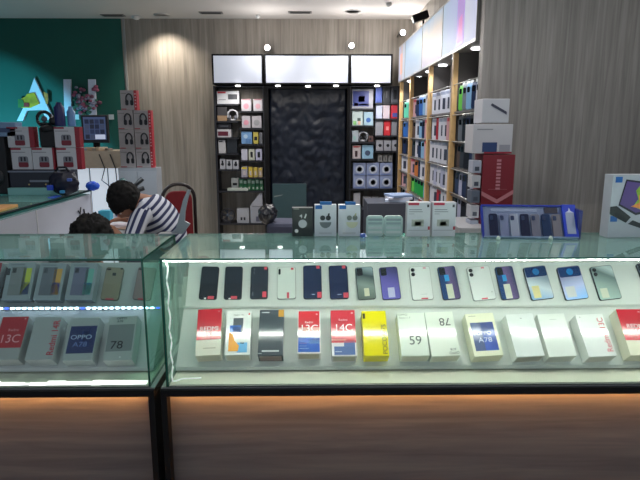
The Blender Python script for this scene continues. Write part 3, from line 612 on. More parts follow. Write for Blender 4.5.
MB().tube([(.058*math.cos(a), 0, .068+.058*math.sin(a)) for a in [2*PI*i/24 for i in range(24)]], .011, mat((196, 198, 206), .4), closed=True).build('headband', t)
for q in (-1, 1): MB().ball((q*.035, 0, .04), (.02, .02, .028), mat((110, 112, 122), .5)).build('ear_cup', t)
sbox(217, 231, 129.5, 137.5, 'white and dark red box lying under a black box on the third left shelf', (196, 196, 202), ((.05, .2, .8, .75, (96, 34, 52)),), dep=.14)
zz = at(300, 129.2, YW+.03).z
o = sbox(217, 231, 123.5, 129.5, 'flat black box stacked on a white and dark red box', (26, 26, 34), ((.2, .35, .8, .6, (70, 72, 80)),), dep=.12); o.location.z = zz+.003
sbox(218, 225.5, 140, 153.5, 'narrow white box next to a large dark box, fourth left shelf', (196, 196, 200), ((.1, .85, .6, .93, K),))
sbox(226.5, 237, 138.5, 153.5, 'large plain dark box on the fourth left shelf', (36, 42, 50))
for i, (x0, x1) in enumerate(((219.5, 225.2), (226, 232), (232.6, 238.6))):
    sbox(x0, x1, 159+i*.6, 169.5, ['left', 'middle', 'right'][i] + ' of the three small white and black boxes on the fifth left shelf', (186, 188, 196), (('o', .5, .5, .28, K), (.35, .55, .65, .85, K)))
for i, (x0, x1, c) in enumerate(((241, 251, (212, 150, 166)), (253, 262.5, (206, 160, 172)))):
    sbox(x0, x1, 99+0*i, 111, ('left' if i == 0 else 'right') + ' white box with pink headphones pictured, top right shelf of the left unit', (196, 194, 202), (('o', .5, .4, .28, c), (.1, .9, .9, 1, (180, 130, 140))))
for i, (x0, x1, c) in enumerate(((241.5, 250.5, (206, 140, 158)), (251.5, 261.5, (150, 150, 156)))):
    sbox(x0, x1, 116, 128, ['pinkish box with round headphones pictured on the second right shelf', 'greyish box with round headphones pictured on the second right shelf'][i], (180, 176, 184), (('o', .5, .45, .3, c),))
sbox(241, 252, 131.5, 144, 'light blue box on the third right shelf of the left unit', (118, 160, 206), (('o', .4, .6, .2, (180, 206, 230)), (.4, .1, .9, .4, (90, 130, 180))))
sbox(253, 258.2, 132, 144, 'yellow box beside the light blue box', (200, 186, 90), ((.2, .3, .8, .6, K),))
sbox(259, 262.5, 132.5, 144, 'slim grey box beside the yellow box', (110, 112, 118))
for i, (x0, x1, c) in enumerate(((241, 247.4, (200, 200, 216)), (248.4, 254.6, (200, 204, 190)), (255.4, 262, (196, 196, 222)))):
    sbox(x0, x1, 149, 160.5, ['plain white box, left of three on the fourth right shelf', 'white box with black picture, middle of three on the fourth right shelf', 'lilac white box, right of three on the fourth right shelf'][i], c, (() if i == 0 else ((.3, .25, .7, .75, K),)))
for i, (x0, x1, c) in enumerate(((241, 247.5, (170, 166, 180)), (248.2, 252.6, (206, 180, 80)), (253.2, 257.6, (196, 176, 96)), (258.2, 262.4, (186, 166, 130)))):
    sbox(x0, x1, 166.5+.4*i, 177.5, ['grey box left of the yellow boxes on the fifth right shelf', 'brightest yellow box on the fifth right shelf', 'pale yellow box on the fifth right shelf', 'tan box at the right end of the fifth right shelf'][i], c, ((.1, .75, .9, .95, (214, 190, 70)), (.3, .2, .7, .6, (200, 190, 190))))
sbox(231, 238.4, 178, 191, 'small white box left of the row of green boxes', (176, 180, 180), ((.2, .4, .8, .6, K),), Y=YW+.09)
sbox(227, 248, 188.2, 191, 'flat white pad lying on the long shelf before the green boxes', (176, 184, 176), Y=YW+.01, dep=.06)
for i in range(6):
    x0 = 239+i*4.05; sbox(x0, x0+3.9, 179+(i % 2)*.6, 191, ['leftmost', 'second', 'third', 'fourth', 'fifth', 'rightmost'][i] + ' in the row of small green boxes on the long shelf', [(58, 130, 88), (44, 116, 76), (70, 140, 96)][i % 3], ((.1, .62, .9, .9, (190, 214, 200)), (.3, .1, .7, .3, (210, 220, 210))), Y=YW+.09, group='small green boxes on the long shelf')
# bottom shelf
t = thing('desk_fan', 'round dark fan on the bottom shelf of the left unit', 'fan', (at(228, 223, YW+.08).x, YW+.08, at(300, 223.5, YW).z+.001))
MB().tube([(.082*math.cos(a), 0, .092+.082*math.sin(a)) for a in [2*PI*i/28 for i in range(28)]], .008, mat((44, 46, 54), .4), closed=True).build('guard_ring', t)
mb = MB()
for k in range(5):
    a_ = 2*PI*k/5; mb.add([(.012*math.cos(a_), 0, .092+.012*math.sin(a_)), (.072*math.cos(a_+.1), -.01, .092+.072*math.sin(a_+.1)), (.072*math.cos(a_+.9), .012, .092+.072*math.sin(a_+.9)), (.012*math.cos(a_+.9), .004, .092+.012*math.sin(a_+.9))], [(0, 1, 2, 3)], mat((52, 56, 66), .4))
mb.build('blades', t); MB().ball((0, 0, .092), (.022, .03, .022), mat((84, 92, 106), .4)).build('hub', t)
MB().box((-.04, -.03, 0), (.04, .04, .012), mat((40, 42, 48), .4)).build('base', t)
sbox(236.5, 249, 208.5, 223.5, 'square white box in the middle of the bottom shelf', (160, 162, 170), ((.3, .2, .45, .4, K), (.55, .2, .7, .4, K)))
sbox(250, 261.5, 206.5, 223.5, 'grey white box at the right end of the bottom shelf', (158, 160, 170), ((.5, .1, .95, .4, (90, 92, 110)),))
a = at(250, 206, YW+.05); b = at(262.5, 193, YW+.05)
zb_ = at(300, 206, YW+.03).z
o = MB().add([(0, 0, 0), (b.x-a.x, 0, 0), (b.x-a.x, 0, b.z-a.z), (b.x-a.x-.03, 0, b.z-a.z)]+[(0, .1, 0), (b.x-a.x, .1, 0), (b.x-a.x, .1, b.z-a.z), (b.x-a.x-.03, .1, b.z-a.z)], [(0, 1, 2, 3), (4, 7, 6, 5), (0, 4, 5, 1), (1, 5, 6, 2), (2, 6, 7, 3), (3, 7, 4, 0)], mat((170, 172, 182), .5)).build('folded_carton', loc=(a.x, YW+.03, at(300, 206.3, YW+.03).z+.004)); tag(o, 'slanted pale carton on top of the boxes on the bottom shelf', 'carton')
# right unit
sbox(352, 373.5, 89, 108.5, 'wide tablet box with a blue and red screen pictured, top shelf right of the door', (150, 152, 166), ((.04, .12, .8, .9, (58, 68, 130)), (.3, .35, .6, .65, (150, 80, 130)), (.1, .14, .3, .28, (200, 60, 70)), (.35, .16, .8, .24, (180, 186, 220))))
sbox(352, 363, 110.5, 125.5, 'mint white box, left on the second shelf right of the door', (196, 214, 216), ((.1, .05, .4, .3, (140, 206, 130)), (.5, .3, .8, .5, (70, 90, 90)), (.55, .06, .8, .3, (230, 190, 170))))
sbox(363.6, 373.5, 112, 125.5, 'pale blue box, right on the second shelf right of the door', (170, 200, 216), (('o', .5, .4, .25, (70, 110, 180)),))
sbox(352, 358.5, 130.5, 142, 'pale box left of the grey headphones', (176, 188, 196), ((.2, .2, .6, .5, (150, 196, 190)),))
t = thing('headphones', 'grey round headphones standing between boxes on the third shelf right of the door', 'headphones', (at(363, 142, YW+.06).x, YW+.06, at(300, 142, YW).z+.001))
MB().tube([(.052*math.cos(a), 0, .062+.052*math.sin(a)) for a in [2*PI*i/24 for i in range(24)]], .012, mat((170, 172, 180), .4), closed=True).build('headband', t)
for q in (-1, 1): MB().ball((q*.03, 0, .045), (.02, .02, .026), mat((40, 42, 48), .5)).build('ear_cup', t)
sbox(368.5, 373.5, 136, 142, 'small dark brown box right of the grey headphones', (96, 72, 70), ((.2, .3, .6, .7, K),))
sbox(352.5, 361, 145.5, 159, 'white box with a red picture on the fourth shelf right of the door', (200, 188, 190), ((.3, .15, .6, .6, (60, 40, 46)), (.1, .85, .9, .95, (200, 80, 80))))
sbox(362, 373.5, 145, 159, 'blue white box with a curved dark picture on the fourth shelf right of the door', (150, 190, 216), (('o', .5, .42, .24, (70, 84, 110)),))
for i, (x0, x1, c, ar) in enumerate(((375.5, 382.5, (60, 84, 160), ((.1, .1, .9, .9, (46, 76, 170)),)), (383, 390.5, (40, 44, 54), ((.4, .3, .6, .7, (90, 92, 100)),)), (391, 399.5, (80, 84, 94), ((.3, .2, .7, .8, (30, 34, 44)),)))):
    sbox(x0, x1, 86.5, 102.5, ['blue phone box', 'black phone box', 'grey phone box with dark picture'][i] + ' on the top shelf beside the side shelving', c, ar)
for i, (x0, x1, c, ar) in enumerate(((376, 382.5, (190, 198, 222), ()), (383, 390, (200, 186, 196), ()), (391, 399, (176, 40, 56), ((.2, .1, .8, .4, (60, 70, 140)),)))):
    sbox(x0, x1, 104.5, 118.5, ['pale blue', 'pale pink', 'red'][i] + ' box on the second shelf next to the side shelving', c, ar)
for i, (x0, x1, c, ar) in enumerate(((375.5, 383.5, (150, 152, 162), ()), (384, 391, (196, 44, 56), ((.3, .35, .7, .6, (230, 150, 150)),)), (391.5, 399, (130, 130, 138), ()))):
    sbox(x0, x1, 120.5, 135.5, ['plain grey box left of the red box', 'red box between two grey boxes', 'plain grey box right of the red box'][i] + ' on the third shelf', c, ar)
for i, (x0, x1) in enumerate(((376, 383.5), (384, 391.3), (391.8, 399))):
    sbox(x0, x1, 140, 151, ['left', 'middle', 'right'][i] + ' of three white boxes with dark dots on the fourth shelf, far right', (160, 160, 168), (('o', .55, .5, .22, K),))
for r_ in range(2):
    for i in range(3):
        x0 = 353+i*13.4
        o = sbox(x0, x0+13, 176 if r_ == 0 else 163, 189 if r_ == 0 else 176, '%s blue-white box with a round picture, %s row, right of the door' % (['left', 'middle', 'right'][i], ['lower', 'upper'][r_]), (138, 150, 186), (('o', .52, .5, .34, (188, 196, 214)), ('o', .52, .5, .2, (90, 110, 130)), (.1, .05, .9, .14, (100, 120, 170))), dep=.14, group='blue-white boxes in two rows')
        if r_: o.location.z = at(300, 176, YW+.03).z+.004
for i, (x0, x1) in enumerate(((378, 382.6), (383.4, 387.6), (388.4, 392.6))):
    o = sbox(x0, x1, 155.5, 162.5, ['left', 'middle', 'right'][i] + ' of three tiny grey boxes above the round-picture boxes', (140, 140, 140), ((.3, .3, .7, .7, (90, 90, 90)),)); o.location.z = at(300, 162.5, YW+.03).z+.006
sbox(353.5, 360.5, 193, 207, 'narrow pale box at the left of the low shelf right of the door', (176, 176, 182))
for i, (x0, x1) in enumerate(((363, 371.5), (372, 379), (379.5, 386.5), (387, 394))):
    sbox(x0, x1, 197+i*.3, 207, ['first', 'second', 'third', 'fourth'][i] + ' pale grey box in the low row right of the door, counted from the left', (156, 156, 162), ((.2, .3, .7, .5, (120, 122, 128)),))
# dark cabinet and paper sheets under it
a = at(362, 208.5, 6.5); b = at(386, 232, 6.5)
o = MB().box((a.x, 6.45, 0), (b.x+.05, 6.68, a.z-.01), mat((34, 38, 50), .5, noise=.1)).build('cabinet'); tag(o, 'low dark cabinet under the right shelf unit', 'cabinet')
for i in range(3):
    z = .935 + i*.03; a = at(386+i*3, 214-i*3, 5.6)
    o = MB().box((-.12, -.12, -.011), (.12, .12, .011), mat([(196, 206, 226), (214, 214, 226), (150, 170, 206)][i], .5), bev=.002)
    o = o.build('flat_carton', loc=(at(397+i, 216, 5.7).x, 5.7, .80+i*.024), rot=(0, 0, .25*i-.2)); tag(o, ['lowest', 'middle', 'topmost'][i] + ' of the flat pale cartons stacked by the foot of the side shelving', 'carton')
o = MB().box((.55, 5.5, 0), (.99, 5.95, .787), mat((70, 74, 86), .5)).build('low_table'); tag(o, 'low dark table under the flat pale cartons', 'table')
# ------------------------------------------------------------------ dark board, cushion seat and bundle by the door
a = at(272.5, 184, 6.1); b = at(306.5, 235, 6.1)
t = thing('display_board', 'plain dark teal board leaning upright before the black door', 'board', ((a.x+b.x)/2, 6.1, 0)); t['label'] = 'plain dark teal board standing upright before the black door'
MB().box((-(b.x-a.x)/2, 0, .02), ((b.x-a.x)/2, .03, a.z), mat((56, 80, 86), .35, noise=.04)).build('panel', t); MB().box((-.15, -.08, 0), (.15, .12, .02), FRAME).build('foot', t)
MB().prism([(-.17, .06), (-.07, .075), (-.09, .062), (-.17, .045)], 0, .001, mat((130, 140, 140), .3), Matrix.Translation((0, -.0005, a.z-.19)) @ FR).build('tape_strip', t)
a = at(267, 222, 5.0); b = at(305, 222, 5.0)
t = thing('stool', 'slate blue upholstered stool in front of the dark board', 'stool', ((a.x+b.x)/2, 5.1, 0)); w = b.x-a.x
MB().box((-w/2, -.17, a.z-.13), (w/2, .17, a.z), mat((62, 66, 86), .8, noise=.1), bev=.035).build('seat', t)
for sx in (-1, 1):
    for sy in (-1, 1): MB().tube([(sx*(w/2-.04), sy*.13, a.z-.1), (sx*(w/2-.02), sy*.15, 0)], .014, FRAME).build('leg', t)
p = at(267, 216, 5.0)
mb = MB(); bm = bmesh.new(); bmesh.ops.create_icosphere(bm, subdivisions=4, radius=.086)
rg = random.Random(4)
from mathutils import noise as mnoise
for v in bm.verts:
    n_ = mnoise.noise(v.co*22)+.5*mnoise.noise(v.co*50); v.co *= 1+.22*n_
mb.bm(bm, mat((22, 24, 34), .3, coat=.4), None, True)
zt_ = at(267, 222, 5.0).z
o = mb.build('plastic_bag', loc=(p.x+.01, 5.0, zt_+.075)); tag(o, 'crumpled glossy black bag on the left end of the stool seat', 'bag')
# ------------------------------------------------------------------ side shelving with hanging packs
rows = [1.63, 1.42, 1.235, 1.04, .87, .68, .46]
posts = [6.55, side_y(410, 1.9), side_y(428.5, 1.9), side_y(452.5, 1.9), 3.50]
t = thing('side_shelving', 'long shelving with light wooden posts under the backlit adverts', 'shelving', (0, 0, 0))
PW = mat((206, 168, 116), .45, noise=.1, scale=20)
for i, y in enumerate(posts[:-1]):
    MB().box((XF, y-.022, 0), (XF+.035, y+.022, zb-.002), PW).box((XF+.035, y-.01, 0), (XS-.022, y+.01, zb-.002), mat((74, 70, 68), .5)).build('post', t)
MB().box((XS-.02, 3.5, 0), (XS-.005, 6.6, zb-.002), WALL).build('back_panel', t)
for z in rows:
    for i in range(4):
        MB().box((XF+.02, posts[i+1]+.024, z-.012), (XS-.021, posts[i]-.024, z), mat((104, 100, 100), .4)).build('shelf', t)
        MB().tube([(XF+.012, posts[i+1]+.02, z+.185), (XF+.012, posts[i]-.02, z+.185)], .004, SILVER).build('hanging_rail', t)
MB().box((XF-.0, 3.5, .0), (XS-.021, 6.55, .3), mat((90, 88, 88), .5)).build('plinth', t)
cn = {'white': (205, 205, 216), 'black': (32, 36, 46), 'navy': (34, 48, 84), 'blue': (46, 96, 170), 'sky blue': (134, 176, 214), 'green': (40, 156, 70), 'lime green': (104, 190, 76), 'mint': (90, 190, 160), 'red': (170, 36, 52), 'grey': (112, 118, 128), 'pink': (206, 160, 166), 'teal': (44, 90, 108), 'brown': (92, 74, 68), 'pale lilac': (176, 178, 204), 'orange': (204, 120, 60), 'charcoal': (56, 60, 70)}
bays = ['farthest', 'second farthest', 'second nearest', 'nearest']
plan = {  # (row, bay): colours from the back to the front
 (0,0): ['mint','grey'], (0,1): ['pink','navy','blue','sky blue','white'], (0,2): ['white','white','white','white','white'], (0,3): ['lime green','grey','sky blue','navy','white'],
 (1,0): ['blue','grey'], (1,1): ['brown','white','sky blue','navy','pink'], (1,2): ['white','red','white','white','pink'], (1,3): ['grey','black','navy','charcoal','white'],
 (2,0): ['navy','black'], (2,1): ['charcoal','white','navy','sky blue','pink'], (2,2): ['white','white','white','white','grey'], (2,3): ['brown','charcoal','black','navy','grey'],
 (3,0): ['white','white'], (3,1): ['pink','orange','navy','white','pale lilac'], (3,2): ['white','pale lilac','white','pale lilac','white'], (3,3): ['navy','pale lilac','navy','charcoal','pale lilac'],
 (4,0): ['pink','grey'], (4,1): ['lime green','green','green','green','sky blue'], (4,2): ['white','white','red','white','white'], (4,3): ['charcoal','pale lilac','black','charcoal','teal'],
 (5,0): ['grey','pink'], (5,1): ['navy','white','pink','grey'], (5,2): ['white','sky blue','grey','white'], (5,3): ['grey','black','teal','teal'],
 (6,0): ['grey','white'], (6,1): ['grey','white','navy'], (6,2): ['grey','white','blue'], (6,3): ['charcoal','white','black']}
ords = ['first', 'second', 'third', 'fourth', 'fifth', 'sixth']
rown = ['top', 'second', 'third', 'fourth', 'fifth', 'sixth', 'bottom']
protos = {}
def pack(colour, loc, rz, label, style, sc):
    key = (colour, style)
    if key not in protos:
        c = cn[colour]; m = mat(c, .35)
        mb = MB()
        if style == 0:   # hanging clear pack with a coloured phone case in it
            mb.box((-.055, 0, .0), (.055, .004, .165), mat(tuple(min(255, int(v*.5+100)) for v in c), .3), bev=.001)
            mb.prism([(x, y+.078) for x, y in rrect(.094, .145, .012)], 0, .012, m, FR, inset=.002)
            mb.prism([(x-.022, y+.125) for x, y in rrect(.03, .034, .008)], .012, .014, mat((24, 26, 32), .2), FR)
            mb.box((-.02, 0, .163), (.02, .002, .182), WHITE)
        else:            # carton with a window
            mb.box((-.055, -.012, 0), (.055, .012, .165), m, bev=.0015)
            mb.box((-.026, -.0128, .03), (.026, -.012, .11), mat((60, 64, 84), .3)); mb.box((-.05, -.0128, .135), (.05, -.012, .158), mat((190, 80, 90) if colour in ('pink', 'red') else (150, 156, 176), .4))
        o = mb.build('phone_case_pack'); protos[key] = o
    else:
        o = protos[key].copy(); COL.objects.link(o)
    o.location = loc; o.rotation_euler = (0, 0, rz); o.scale = (sc, 1, 1.06)
    tag(o, label, 'phone case pack', 'phone case packs on the side shelving')
for (r_, b_), cs in plan.items():
    y1, y0 = posts[b_]-.06, posts[b_+1]+.06; n = len(cs)
    for i, c in enumerate(cs):
        y = y1-(y1-y0)*(i+.5)/n; sc = min(1.2, (y1-y0)/n/.125)
        style = 1 if (c in ('white', 'pale lilac', 'pink', 'red') and b_ < 3) else 0
        nm = '%s phone case pack, %s from the back, %s bay, %s row, side shelving' % (c, ords[i], bays[b_], rown[r_])
        pack(c, (XF+.055+.012*random.random(), y, rows[r_]+.002), math.radians(-62+random.uniform(-6, 6)), nm, style, sc*.95)
# ------------------------------------------------------------------ box stack against the side of the right wall
cb = MB().box((.80, 3.0, 0), (1.19, 3.40, at(490, 224, 3.12).z-.001), mat((150, 150, 154), .5), bev=.004).build('storage_cabinet'); tag(cb, 'grey storage cabinet under the tall stack of boxes', 'cabinet')
def stk(x0, x1, yt, yb_, Y, label, rgb, rz=0, art=(), tilt=0, dep=.16):
    a = at(x0, yt, Y); b = at(x1, yb_, Y); w = b.x-a.x; h = a.z-b.z
    t = thing('boxed_gadget', label, 'box', ((a.x+b.x)/2, Y, b.z), (0, tilt, rz))
    mb = MB().box((-w/2, 0, 0.001), (w/2, dep, h-.001), mat(rgb, .45, noise=.03, scale=6), bev=.002)
    for (u0, v0, u1, v1, c) in art: mb.box(((u0-.5)*w, -.001, v0*h), ((u1-.5)*w, 0, v1*h), mat(c, .4))
    mb.build('carton', t); return t, w, h
YX = 3.12
t, w, h = stk(483.5, 511, 154.5, 224, YX, 'dark red upright box at the bottom of the stack by the right wall', (126, 26, 40), art=((0, .0, 1, .42, (116, 14, 30)), (.2, .5, .8, .51, (150, 70, 80))))
MB().prism([(-w/2, h*.42), (0, h*.3), (w/2, h*.44), (w/2, h*.5), (0, h*.36), (-w/2, h*.48)], 0, .001, mat((190, 120, 128), .4), FR).build('printed_shape', t, (0, -.001, 0))
text('KEYBOARD', .03, mat((196, 120, 130), .5), t, (0, -.002, h*.62), (PI/2, PI/2, 0)) if False else None
mb = MB()
for k in range(9): mb.box((-.012, -.0015, h*(.50+.05*k)), (.012, -.0005, h*(.50+.05*k)+.012), mat((196, 130, 140), .5))
mb.build('printed_letters', t)
stk(473.5, 511.5, 124, 153.5, YX, 'wide white box with a blue picture, middle of the stack by the right wall', (190, 188, 194), art=((.25, .05, .62, .38, (40, 62, 110)), (.68, .06, .95, .3, (150, 150, 160)), (.1, .8, .5, .84, (140, 140, 146)), (.3, .0, 1, .06, (150, 30, 50))))
t, w, h = stk(483, 508.5, 98.5, 123, YX, 'white box with a dark stick pictured, top of the stack by the right wall', (188, 188, 196))
MB().prism([(-.03, .095), (-.022, .105), (.06, .06), (.06, .045)], 0, .001, mat((58, 60, 78), .4), FR).build('printed_shape', t, (0, -.001, 0))
for i in range(5):
    a = at(472, 160+i*15, YX+.02); z0 = at(472, 173+i*15, YX).z
    o = MB().box((-.024, 0, 0), (.024, .09, at(472, 160+i*15, YX).z-z0-.003), mat([(170, 174, 190), (190, 190, 196), (96, 104, 120), (186, 186, 194), (150, 158, 176)][i], .4), bev=.002).box((-.012, -.001, .012), (.012, 0, .035), mat((70, 76, 90), .4)).build('cable_box', loc=(at(477, 170, YX).x, YX, z0)); tag(o, ['topmost', 'second from the top', 'middle', 'second from the bottom', 'lowest'][i] + ' small box in the column left of the red box', 'box')
# ------------------------------------------------------------------ teal wall sign, pictures
def wall_poly(ptspx, m, name, parent=None, t0=0, t1=.03, org=None):
    P_ = [at(x, y, YB) for x, y in ptspx]; mb = MB()
    o_ = org or Vector((0, 0, 0))
    n = len(P_); vs = [(p_.x-o_.x, -t0-o_.y, p_.z-o_.z) for p_ in P_]+[(p_.x-o_.x, -t1-o_.y, p_.z-o_.z) for p_ in P_]
    fs = [tuple(range(n)), tuple(range(2*n-1, n-1, -1))]+[(i, n+i, n+(i+1) % n, (i+1) % n) for i in range(n)]
    return mb.add(vs, fs, m).build(name, parent)
SW = mat((206, 212, 232), .5, noise=.02)
sg = thing('wall_sign', 'white letter A and two upright bars fixed to the teal wall', 'sign', (0, YB-.002, 0))
wall_poly([(35, 78), (56, 121), (49, 121), (44, 109), (26, 109), (18.5, 121), (14, 121)][:0] or [(35.5, 78), (55, 120), (48, 120), (43, 110), (30, 110.5), (28, 111), (24, 121), (18, 121), (23.5, 110), (26, 105)], SW, 'letter', sg)
for l_, r_, t_, b_ in ((64.5, 71.5, 79.5, 116), (89, 96, 79.5, 116)): wall_poly([(l_, t_), (r_, t_), (r_+1, b_), (l_+1, b_)], SW, 'letter', sg)
fp = thing('wall_picture', 'fruit coloured picture behind the letter A on the teal wall', 'picture', (0, YB-.034, 0))
wall_poly([(27, 97), (29, 94), (36, 93), (41, 104), (32, 108), (24, 108), (20, 107), (21, 100)], mat((196, 160, 30), .5, noise=.4, scale=9), 'yellow_fruit', fp, 0, .01)
wall_poly([(20, 99), (25, 100), (27, 107), (20, 108)], mat((60, 110, 50), .5, noise=.4, scale=9), 'green_leaf', fp, .01, .016)
wall_poly([(26, 103), (31, 103), (31, 107), (26, 107)], mat((150, 40, 40), .5, noise=.3), 'red_fruit', fp, .01, .018)
wall_poly([(45, 92), (49.5, 94), (49.5, 104), (47.5, 104)], mat((196, 130, 60), .5, noise=.3), 'orange_fruit', fp, 0, .01)
fm = MB(); rg = random.Random(3)
fo = at(82, 102, YB)
for c, k in (((150, 84, 112), 24), ((140, 140, 164), 18), ((110, 70, 92), 12), ((70, 120, 104), 18)):
    for i in range(k):
        q = at(max(72, min(101, 82+rg.gauss(0, 6.5))), max(86, min(114, 102+rg.gauss(0, 6.5))), YB-.08); rr = rg.uniform(.016, .038)
        fm.ball((q.x-fo.x, -.028+rg.uniform(-.004, .004), q.z-fo.z), (rr, .026, rr*.8), mat(c, .7), sub=1, jit=.3, seed=i)
tag(fm.build('wall_flowers', loc=(fo.x, YB-.001, fo.z)), 'cluster of small pink flowers behind the upright bars on the teal wall', 'flowers', kind='stuff')
# ------------------------------------------------------------------ left side counter with boxes, speaker, sign holder
XC = atx(0, 213, -1.69) and -1.69
lc = thing('side_counter', 'long grey side counter with a glass top running away on the left', 'counter', (XC, 0, 0))
y0, y1 = 2.75, 4.30; zc = 1.05
MB().box((-.62, y0, .05), (0, y1, zc-.03), mat((176, 180, 192), .5, noise=.03, scale=4)).build('body', lc)
for y in (3.42, 4.28): MB().box((0, y-.006, .05), (.004, y+.006, zc-.03), mat((190, 192, 196), .4)).build('panel_joint', lc)
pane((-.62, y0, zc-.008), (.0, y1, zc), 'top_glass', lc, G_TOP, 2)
pane((-.006, y0, zc-.0299), (.0, y1, zc-.008), 'front_glass', lc, G_CASE, 0)
MB().box((-.004, y0, zc), (.008, y1, zc+.008), mat((26, 44, 50), .3)).build('edge_trim', lc)
MB().box((-.60, y0+.01, zc-.0299), (-.03, y1-.02, zc-.026), mat((60, 120, 120), .4)).build('inner_shelf', lc)
MB().box((-.05, y0+.05, zc-.014), (-.04, y1-.3, zc-.009), mat((150, 225, 225), emit=.8)).build('light_strip', lc)
for q in ((3.9, 196), (3.25, 215)):
    pass
MB().tube([(.006, 4.02, .93), (.006, 4.05, .90), (.006, 4.07, .95)], .004, K and mat((40, 40, 46), .5)).tube([(.006, 4.12, .93), (.006, 4.13, .88)], .005, mat((40, 40, 46), .5)).build('key_bunch', lc)
o = MB().box((-.05, -.16, 0), (.05, .16, .018), mat((206, 150, 88), .5, noise=.1), bev=.003).build('wooden_board', loc=(-1.79, 3.17, zc+.001), rot=(0, 0, .05)); tag(o, 'small orange brown board on the near end of the side counter glass', 'board')
o = MB().box((-.02, -.06, 0), (.02, .06, .008), mat((40, 90, 210), .4), bev=.002).build('blue_card', loc=(-1.72, 3.75, zc+.009)); tag(o, 'small blue card lying on the edge of the side counter', 'card')
o = MB().lathe([(.02, 0), (.022, .01), (.02, .03), (.008, .034)], WHITE, n=16).build('tape_roll', loc=(-1.74, 4.05, zc+.009)); tag(o, 'small white roll near the far end of the side counter', 'tape roll')
# printer
YP = 4.02
a = at(8, 170, YP); b = at(62, 188, YP)
pr = thing('label_printer', 'low dark machine under the stacked headset boxes with a silver front band', 'printer', ((a.x+b.x)/2, YP, zc+.001)); w = b.x-a.x; h = a.z-zc
MB().box((-w/2, 0, 0), (w/2, .3, h), mat((28, 32, 48), .4), bev=.01).build('body', pr)
MB().box((-w/2, -.006, h-.018), (w/2, 0, h-.006), mat((110, 116, 130), .3, .4)).box((-w*.1, -.006, h*.5), (w*.45, 0, h*.58), mat((120, 126, 140), .3, .4)).build('front_band', pr)
MB().box((-w/2+.01, -.05, 0), (w/2-.01, 0, h*.28), mat((130, 186, 186), .35)).build('paper_tray', pr)
for q in (-.12, .2, .38): MB().lathe([(.006, 0), (.006, .004), (.003, .005)], mat((190, 170, 120), .4), Matrix.Rotation(PI/2, 4, 'X'), n=12).build('button', pr, (q*w, -.001, h*.4))
# headset cartons
zr2 = at(30, 168, YP+.02).z; zr1 = at(30, 147.5, YP+.02).z; zr0 = at(30, 126.5, YP+.02).z
pz = zc+.002+h
def earbox(x0, x1, zlow, zhigh, label, redside=None):
    a = at(x0, 150, YP+.02); b = at(x1, 150, YP+.02); w = b.x-a.x-.002; hh = zhigh-zlow-.002
    t = thing('earphone_box', label, 'box', ((a.x+b.x)/2, YP+.02, zlow), (0, 0, 0), 'white earphone boxes on the side counter')
    MB().box((-w/2, 0, 0), (w/2, .14, hh), mat((196, 196, 204), .45, noise=.02), bev=.002).build('carton', t)
    MB().box((-w/2, -.001, hh*.9), (w*.0, 0, hh*.99), mat((150, 40, 60), .4)).box((-w*.45, -.001, hh*.78), (w*.2, 0, hh*.81), mat((120, 120, 130), .5)).build('label_strip', t)
    mb = MB(); mb.prism([(x+.01, y+hh*.36) for x, y in rrect(.07, .075, .014)], 0, .001, mat((120, 122, 134), .4), FR).prism([(x+.01, y+hh*.22) for x, y in rrect(.07, .035, .01)], 0, .0016, mat((120, 30, 48), .4), FR)
    for q in (-1, 1): mb.prism([(x+.01+q*.012, y+hh*.48) for x, y in rrect(.012, .03, .005)], 0, .0016, mat((30, 32, 44), .4), FR)
    mb.build('printed_picture', t, (0, -.0006, 0))
    if redside:
        a2 = at(redside[0], 150, YP+.02).x-t.location.x; b2 = at(redside[1], 150, YP+.02).x-t.location.x
        MB().box((w/2+.0005, .0, 0), (w/2+.6*(b2-w/2), .06, hh), mat((140, 26, 44), .4)).build('red_side', t)
earbox(8.5, 30.5, zr1, zr0, 'white earphone box at the top left of the printer stack with a red side', (30.5, 38.5))
earbox(10.5, 31.2, pz, zr1, 'white earphone box at the bottom left on the dark machine')
earbox(31.6, 52, pz, zr1, 'white earphone box in the middle of the lower row on the dark machine', (52, 55))
earbox(55.5, 76, zr1, zr0, 'white earphone box at the top right, above its neighbour', (76, 84))
earbox(56, 76, pz, zr1, 'white earphone box at the bottom right beside the tall red strip', (76, 84))
mb = MB(); mb.box((-.058, 0, 0), (.058, .1, .14), mat((24, 24, 30), .6), bev=.012); mb.ball((0, .02, .13), (.055, .04, .03), mat((20, 20, 26), .6), sub=2, jit=.2)
o = mb.build('camera_bag', loc=(at(46, 146, YP).x, YP+.03, zr1)); tag(o, 'small black bag between the two upper earphone boxes', 'bag')
# black speaker at the far left
o = thing('speaker', 'black loudspeaker at the left edge of the picture beside the earphone boxes', 'speaker', (at(-3, 188, YP).x, YP, zc+.001)); hh = at(2, 137, YP).z-zc
MB().box((-.085, 0, 0), (.085, .18, hh), mat((16, 18, 24), .5), bev=.006).build('cabinet', o); MB().lathe([(.06, 0), (.06, .006), (.03, .001)], mat((34, 36, 42), .4), Matrix.Rotation(PI/2, 4, 'X'), n=24).build('cone', o, (0, -.001, hh*.3)); MB().lathe([(.03, 0), (.03, .005), (.01, .002)], mat((34, 36, 42), .4), Matrix.Rotation(PI/2, 4, 'X'), n=20).build('cone', o, (0, -.001, hh*.7))
o = MB().box((-.09, 0, 0), (.09, .1, .10), mat((120, 150, 186), .4), bev=.004).box((-.06, -.001, .03), (.05, 0, .06), mat((60, 80, 120), .4)).build('accessory_box', loc=(at(-1, 137, YP).x+.02, YP+.02, zc+.002+hh)); tag(o, 'pale blue box on top of the black loudspeaker', 'box')
